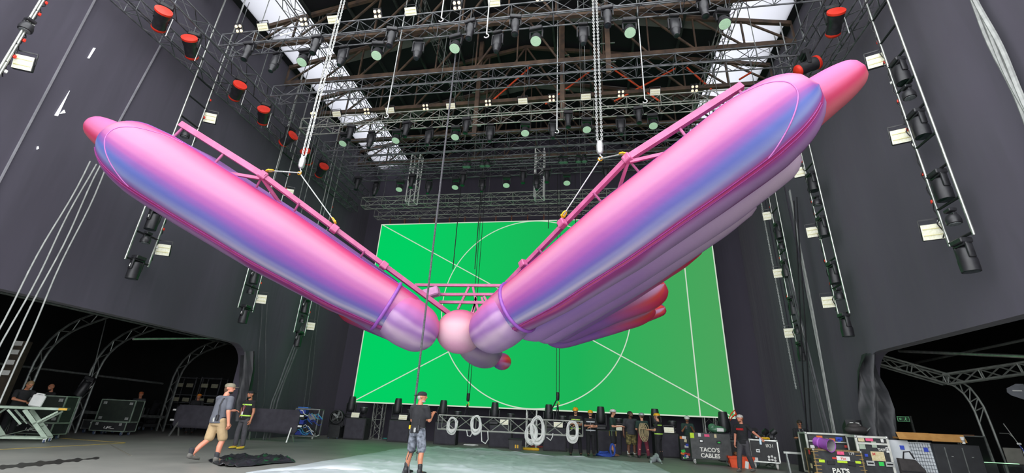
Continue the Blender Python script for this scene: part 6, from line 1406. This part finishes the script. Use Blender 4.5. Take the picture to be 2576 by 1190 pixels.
for sx in (-1, 1):
    b = MB(); b.rbox((sx*.08, -.2, .3), (.1, .02, .09), .006); b.build('button', p_white, t)
b = MB(); b.ell((-.1, -.21, .12), (.06, .02, .05), None, 10, 6); b.build('green_label', p_green, t); b = MB(); b.ell((.05, -.21, .1), (.05, .02, .05), None, 10, 6); b.build('cream_label', p_cream, t)
# mesh panels, bag, cardboard
def mesh_panel(label, x, y, rz, W, H, tilt, wires):
    t = thing('mesh_panel', label, 'panel', M=Matrix.Translation((x, y, 0)) @ rotz(rz) @ Matrix.Rotation(tilt, 4, 'X'), group='pale mesh panels')
    b = MB(); b.rbox((0, .03, H/2), (W, .02, H), .006); b.build('board', mat('pale_acrylic', '#c4cace', .3, 0, '#d6dade', 3), t)
    m_w = mat('dark_wire', '#5a6068', .5, .4)
    if wires:
        for i in range(int(W/.06)): b = MB(); xx = -W/2+.03+i*.06; b.bar((xx, .012, .02), (xx, .012, H-.02), .008); b.build('wire', m_w, t)
        for i in range(int(H/.09)): b = MB(); zz = .05+i*.09; b.bar((-W/2, .008, zz), (W/2, .008, zz), .008); b.build('wire', m_w, t)
    b = MB(); b.box((W*.2, .0, H*.84), (.1, .01, .11)); b.build('blue_sticker', p_blue, t)
    return t
mesh_panel('pale clear panel beside the white framed case', 8.62, 15.7, -.12, .62, 1.2, -.06, False); mesh_panel('pale wire mesh panel with a blue sticker under the cardboard', 9.18, 15.65, -.12, .62, 1.17, -.06, True)
t = thing('tool_bag', 'black soft bag leaning on the pale clear panel', 'bag', (8.66, 15.42, .12), -.12); b = MB(); b.poly([(-.26, 0), (.28, -.02), (.3, .35), (.12, .6), (-.26, .62)], .14, 'Y', (0, -.07, 0)); b.build('bag', mat('soft_black_bag', '#2b2828', .7), t, fix=True)
b = MB(); b.tube([(-.16, -.08, .6), (-.12, -.1, .78), (.02, -.1, .8), (.1, -.08, .62)], .02, 6); b.build('handle', m_blackpl, t); b = MB(); b.box((0, -.08, .3), (.5, .012, .03)); b.build('seam', m_black, t)
t = flight_case('road_case', 'large plain black road case under the cardboard', 10.0, 15.85, -.12, 1.08, .75, 1.17, mat('matte_black_board', '#26272a', .6, 0, '#303134', 5), None, .06)
for xx in (-.28, .12): b = MB(); b.box((xx, -.365, .6), (.025, .012, .95)); b.build('groove', m_greytube, t)
for xx in (-.15, .3): b = MB(); b.rbox((xx, -.37, .85), (.05, .01, .02), .004); b.build('screw_plate', m_steel, t)
b = MB(); b.box((.53, -.3, .95), (.012, .05, .25)); b.build('edge_plate', m_steel, t)
t = thing('cardboard_box', 'flattened brown cardboard box lying on the cases', 'cardboard', (9.45, 15.75, 1.22), -.12); m_card = mat('cardboard', '#a8793f', .85, 0, '#b98a4c', 6)
b = MB(); b.rbox((-.1, .05, .04), (1.3, .6, .05), .005); b.build('sheet', m_card, t)
for (cx_, w_, tl, zz) in ((-.4, .78, 1.0, .1), (.38, .8, 1.1, .09)):
    b = MB(); b.box((0, 0, 0), (w_, .22, .012), Matrix.Rotation(tl, 4, 'X')); b.v = [(p[0]+cx_, p[1]-.22, p[2]+zz) for p in b.v]; b.build('flap', m_card, t)
t = thing('coffee_cup', 'white paper cup standing at the end of the cardboard', 'cup', (10.12, 15.42, 1.18)); b = MB(); b.lathe([(.035, 0), (.045, .14), (.048, .15), (.048, .16)], 16); b.build('cup', m_white, t, smooth=True); b = MB(); b.lathe([(.05, .155), (.05, .175), (.03, .18)], 16); b.build('lid', p_white, t); b = MB(); b.lathe([(.0405, .05), (.0445, .1)], 16); b.build('sleeve', mat('grey_sleeve', '#9a9590', .8), t)
# far right: monitor, low cases, antenna, stand, sign
p = at(2450, 1128, Y=16.6); t = thing('monitor', 'black screen in a dark frame standing on low cases', 'monitor', (p[0], 16.6, .72), -.1)
b = MB(); b.rbox((0, 0, .34), (.62, .08, .66), .01); b.build('screen', mat('black_glass', '#0c0e0f', .3), t); b = MB(); frame_edges(b, -.32, .32, -.05, .04, .0, .68, .035); b.build('frame', m_greytube, t)
b = MB(); b.rbox((-.05, -.05, .7), (.26, .04, .03), .005); b.build('tape', mat('brown_tape', '#6a4a34', .7), t)
for i, (px, w_, h_) in enumerate(((2452, .95, .72), (2545, .95, .72))):
    p = at(px+20*i, 1175, Y=16.3); t = flight_case('road_case', f'low dark case at the far right, {["left one under the monitor", "right one at the frame edge"][i]}', p[0], 16.5, -.1, w_, .8, h_, mat('matte_black_board', '#26272a', .6), None, .05)
    b = MB(); b.box((-.2, -.392, .4), (.3, .012, .5)); b.build('panel', m_black, t)
    b = MB(); b.box((-.4, -.392, .4), (.05, .012, .6)); b.build('strip', m_greytube, t)
p = at(2548, 1136, Y=16.4); t = thing('grey_board', 'plain grey board propped at the far right edge', 'board', (p[0], 16.4, .72), -.1); b = MB(); b.rbox((0, 0, .2), (.42, .03, .42), .006); b.build('sheet', mat('grey_foamboard', '#77756e', .7, 0, '#85837c', 5), t); b = MB(); b.bar((-.1, .02, .05), (-.1, .2, .0), .02); b.build('prop', m_greytube, t)
b = MB(); b.box((0, 0, .0), (.9, .05, .012)); o = b.build('light_strip', mat('green_led_strip', '#8fd89a', .4, emit='#9fe8a8', es=.5)); q = at(2520, 1168, Y=16.0); o.location = (q[0], 16.05, .73); tag(o, 'glowing green light strip on the low cases', 'light strip')
p = at(2562, 985, Y=15.0); t = thing('paddle_antenna', 'grey paddle antenna with a white label on a stand at right', 'antenna', (p[0], 15.0, 0), -.2)
b = MB(); b.poly([(-.24, -.02), (-.18, -.1), (.05, -.2), (.16, -.2), (.16, .2), (.0, .2), (-.22, .08)], .02, 'Y', (0, 0, p[2])); b.build('paddle', mat('grey_circuit_board', '#6d7076', .5, 0, '#7c7f86', 6), t, fix=True); b = MB(); b.box((-.02, -.004, p[2]+.02), (.2, .004, .03)); b.build('label', m_white, t); b = MB(); b.cyl((.1, .01, 0), (.1, .01, p[2]-.2), .015, n=8); b.build('pole', m_greytube, t)
for k in range(3):
    b = MB(); b.cyl((.1, .01, .35), (.1+.4*math.cos(k*2.1), .01+.4*math.sin(k*2.1), 0), .012, n=6); b.build('leg', m_greytube, t)
p = at(2555, 1110, Y=15.6); t = thing('boom_stand', 'silver boom stand with clips and cable at the right edge', 'stand', (p[0]+.1, 15.6, 0)); b = MB(); b.cyl((0, 0, 0), (0, 0, 1.15), .015, n=8); b.build('pole', m_alu, t); b = MB(); b.cyl((0, 0, 1.1), (-.25, 0, 1.75), .012, n=8); b.build('boom', m_alu, t); b = MB(); b.tube([(-.1, 0, 1.38), (-.2, 0, 1.5), (-.42, 0, 1.5)], .01, 6); b.build('arm', m_alu, t); b = MB(); b.rbox((-.06, -.03, 1.25), (.1, .05, .05), .015); b.build('clip', m_white, t); b = MB(); b.tube([(-.06, -.03, 1.2), (.0, -.04, 1.05), (.1, -.04, .95)], .01, 5); b.build('cable', p_blue, t)
b = MB(); b.bar((-.25, 0, .02), (.25, 0, .02), .03); b.bar((0, -.25, .02), (0, .25, .02), .03); b.build('foot', m_greytube, t)
p = at(2272, 1053, Y=20.0); t = thing('exit_sign', 'small green exit sign with arrow and running figure in the right side room', 'sign', (p[0], 20.0, p[2]-.12), -.3, M=Matrix.Translation((p[0], 20.0, p[2]-.1)) @ rotz(-.3) @ Matrix.Scale(.68, 4))
b = MB(); b.rbox((0, 0, .12), (.5, .05, .24), .01); b.build('box', mat('sign_green', '#0a2415', .5, emit='#1f6a3a', es=.02), t)
m_sg = mat('sign_symbol', '#6fbf86', .5, emit='#7fd096', es=.06); b = MB(); b.bar((-.18, -.03, .12), (-.06, -.03, .12), .03); b.bar((-.12, -.03, .17), (-.18, -.03, .12), .025); b.bar((-.12, -.03, .07), (-.18, -.03, .12), .025); b.build('arrow', m_sg, t)
b = MB(); b.ell((.1, -.03, .19), (.02, .008, .02), None, 8, 6); b.bar((.1, -.03, .17), (.08, -.03, .1), .03); b.bar((.08, -.03, .1), (.03, -.03, .05), .02); b.bar((.08, -.03, .1), (.13, -.03, .05), .02); b.bar((.1, -.03, .16), (.15, -.03, .12), .015); b.build('figure', m_sg, t); b = MB(); frame_edges(b, -.25, .25, -.03, .02, .0, .24, .015); b.build('frame', m_sg, t)
b = MB(); b.bar((p[0]+.3, 20.1, 0), (p[0]+.3, 20.1, p[2]+.1), .06); tag(b.build('sign_post', m_greytube), 'grey post beside the exit sign in the right side room', 'post')
# knot of the long rope at the rope man's foot
t = thing('rope_knot', 'knotted black rope tail at the foot of the rope man', 'rope', (X_, 11.1, 0)); mr = mat('dark_rope', '#3a3a3d')
for k in range(5): b = MB(); b.tube([(.05*math.sin(a)+.015*k, .05*math.cos(a), .3+.045*k+.015*math.sin(2*a)) for a in np.linspace(0, 2*PI, 12, False)], .02, 6, closed=True); b.build('knot_loop', mr, t, smooth=True)
for k in (-1, 1): b = MB(); b.tube([(.02*k, 0, .3), (.05*k, -.03, .15), (.08*k, -.05, .01)], .018, 6); b.build('tail', mr, t, smooth=True)
bpy.data.scenes.remove(TMP)
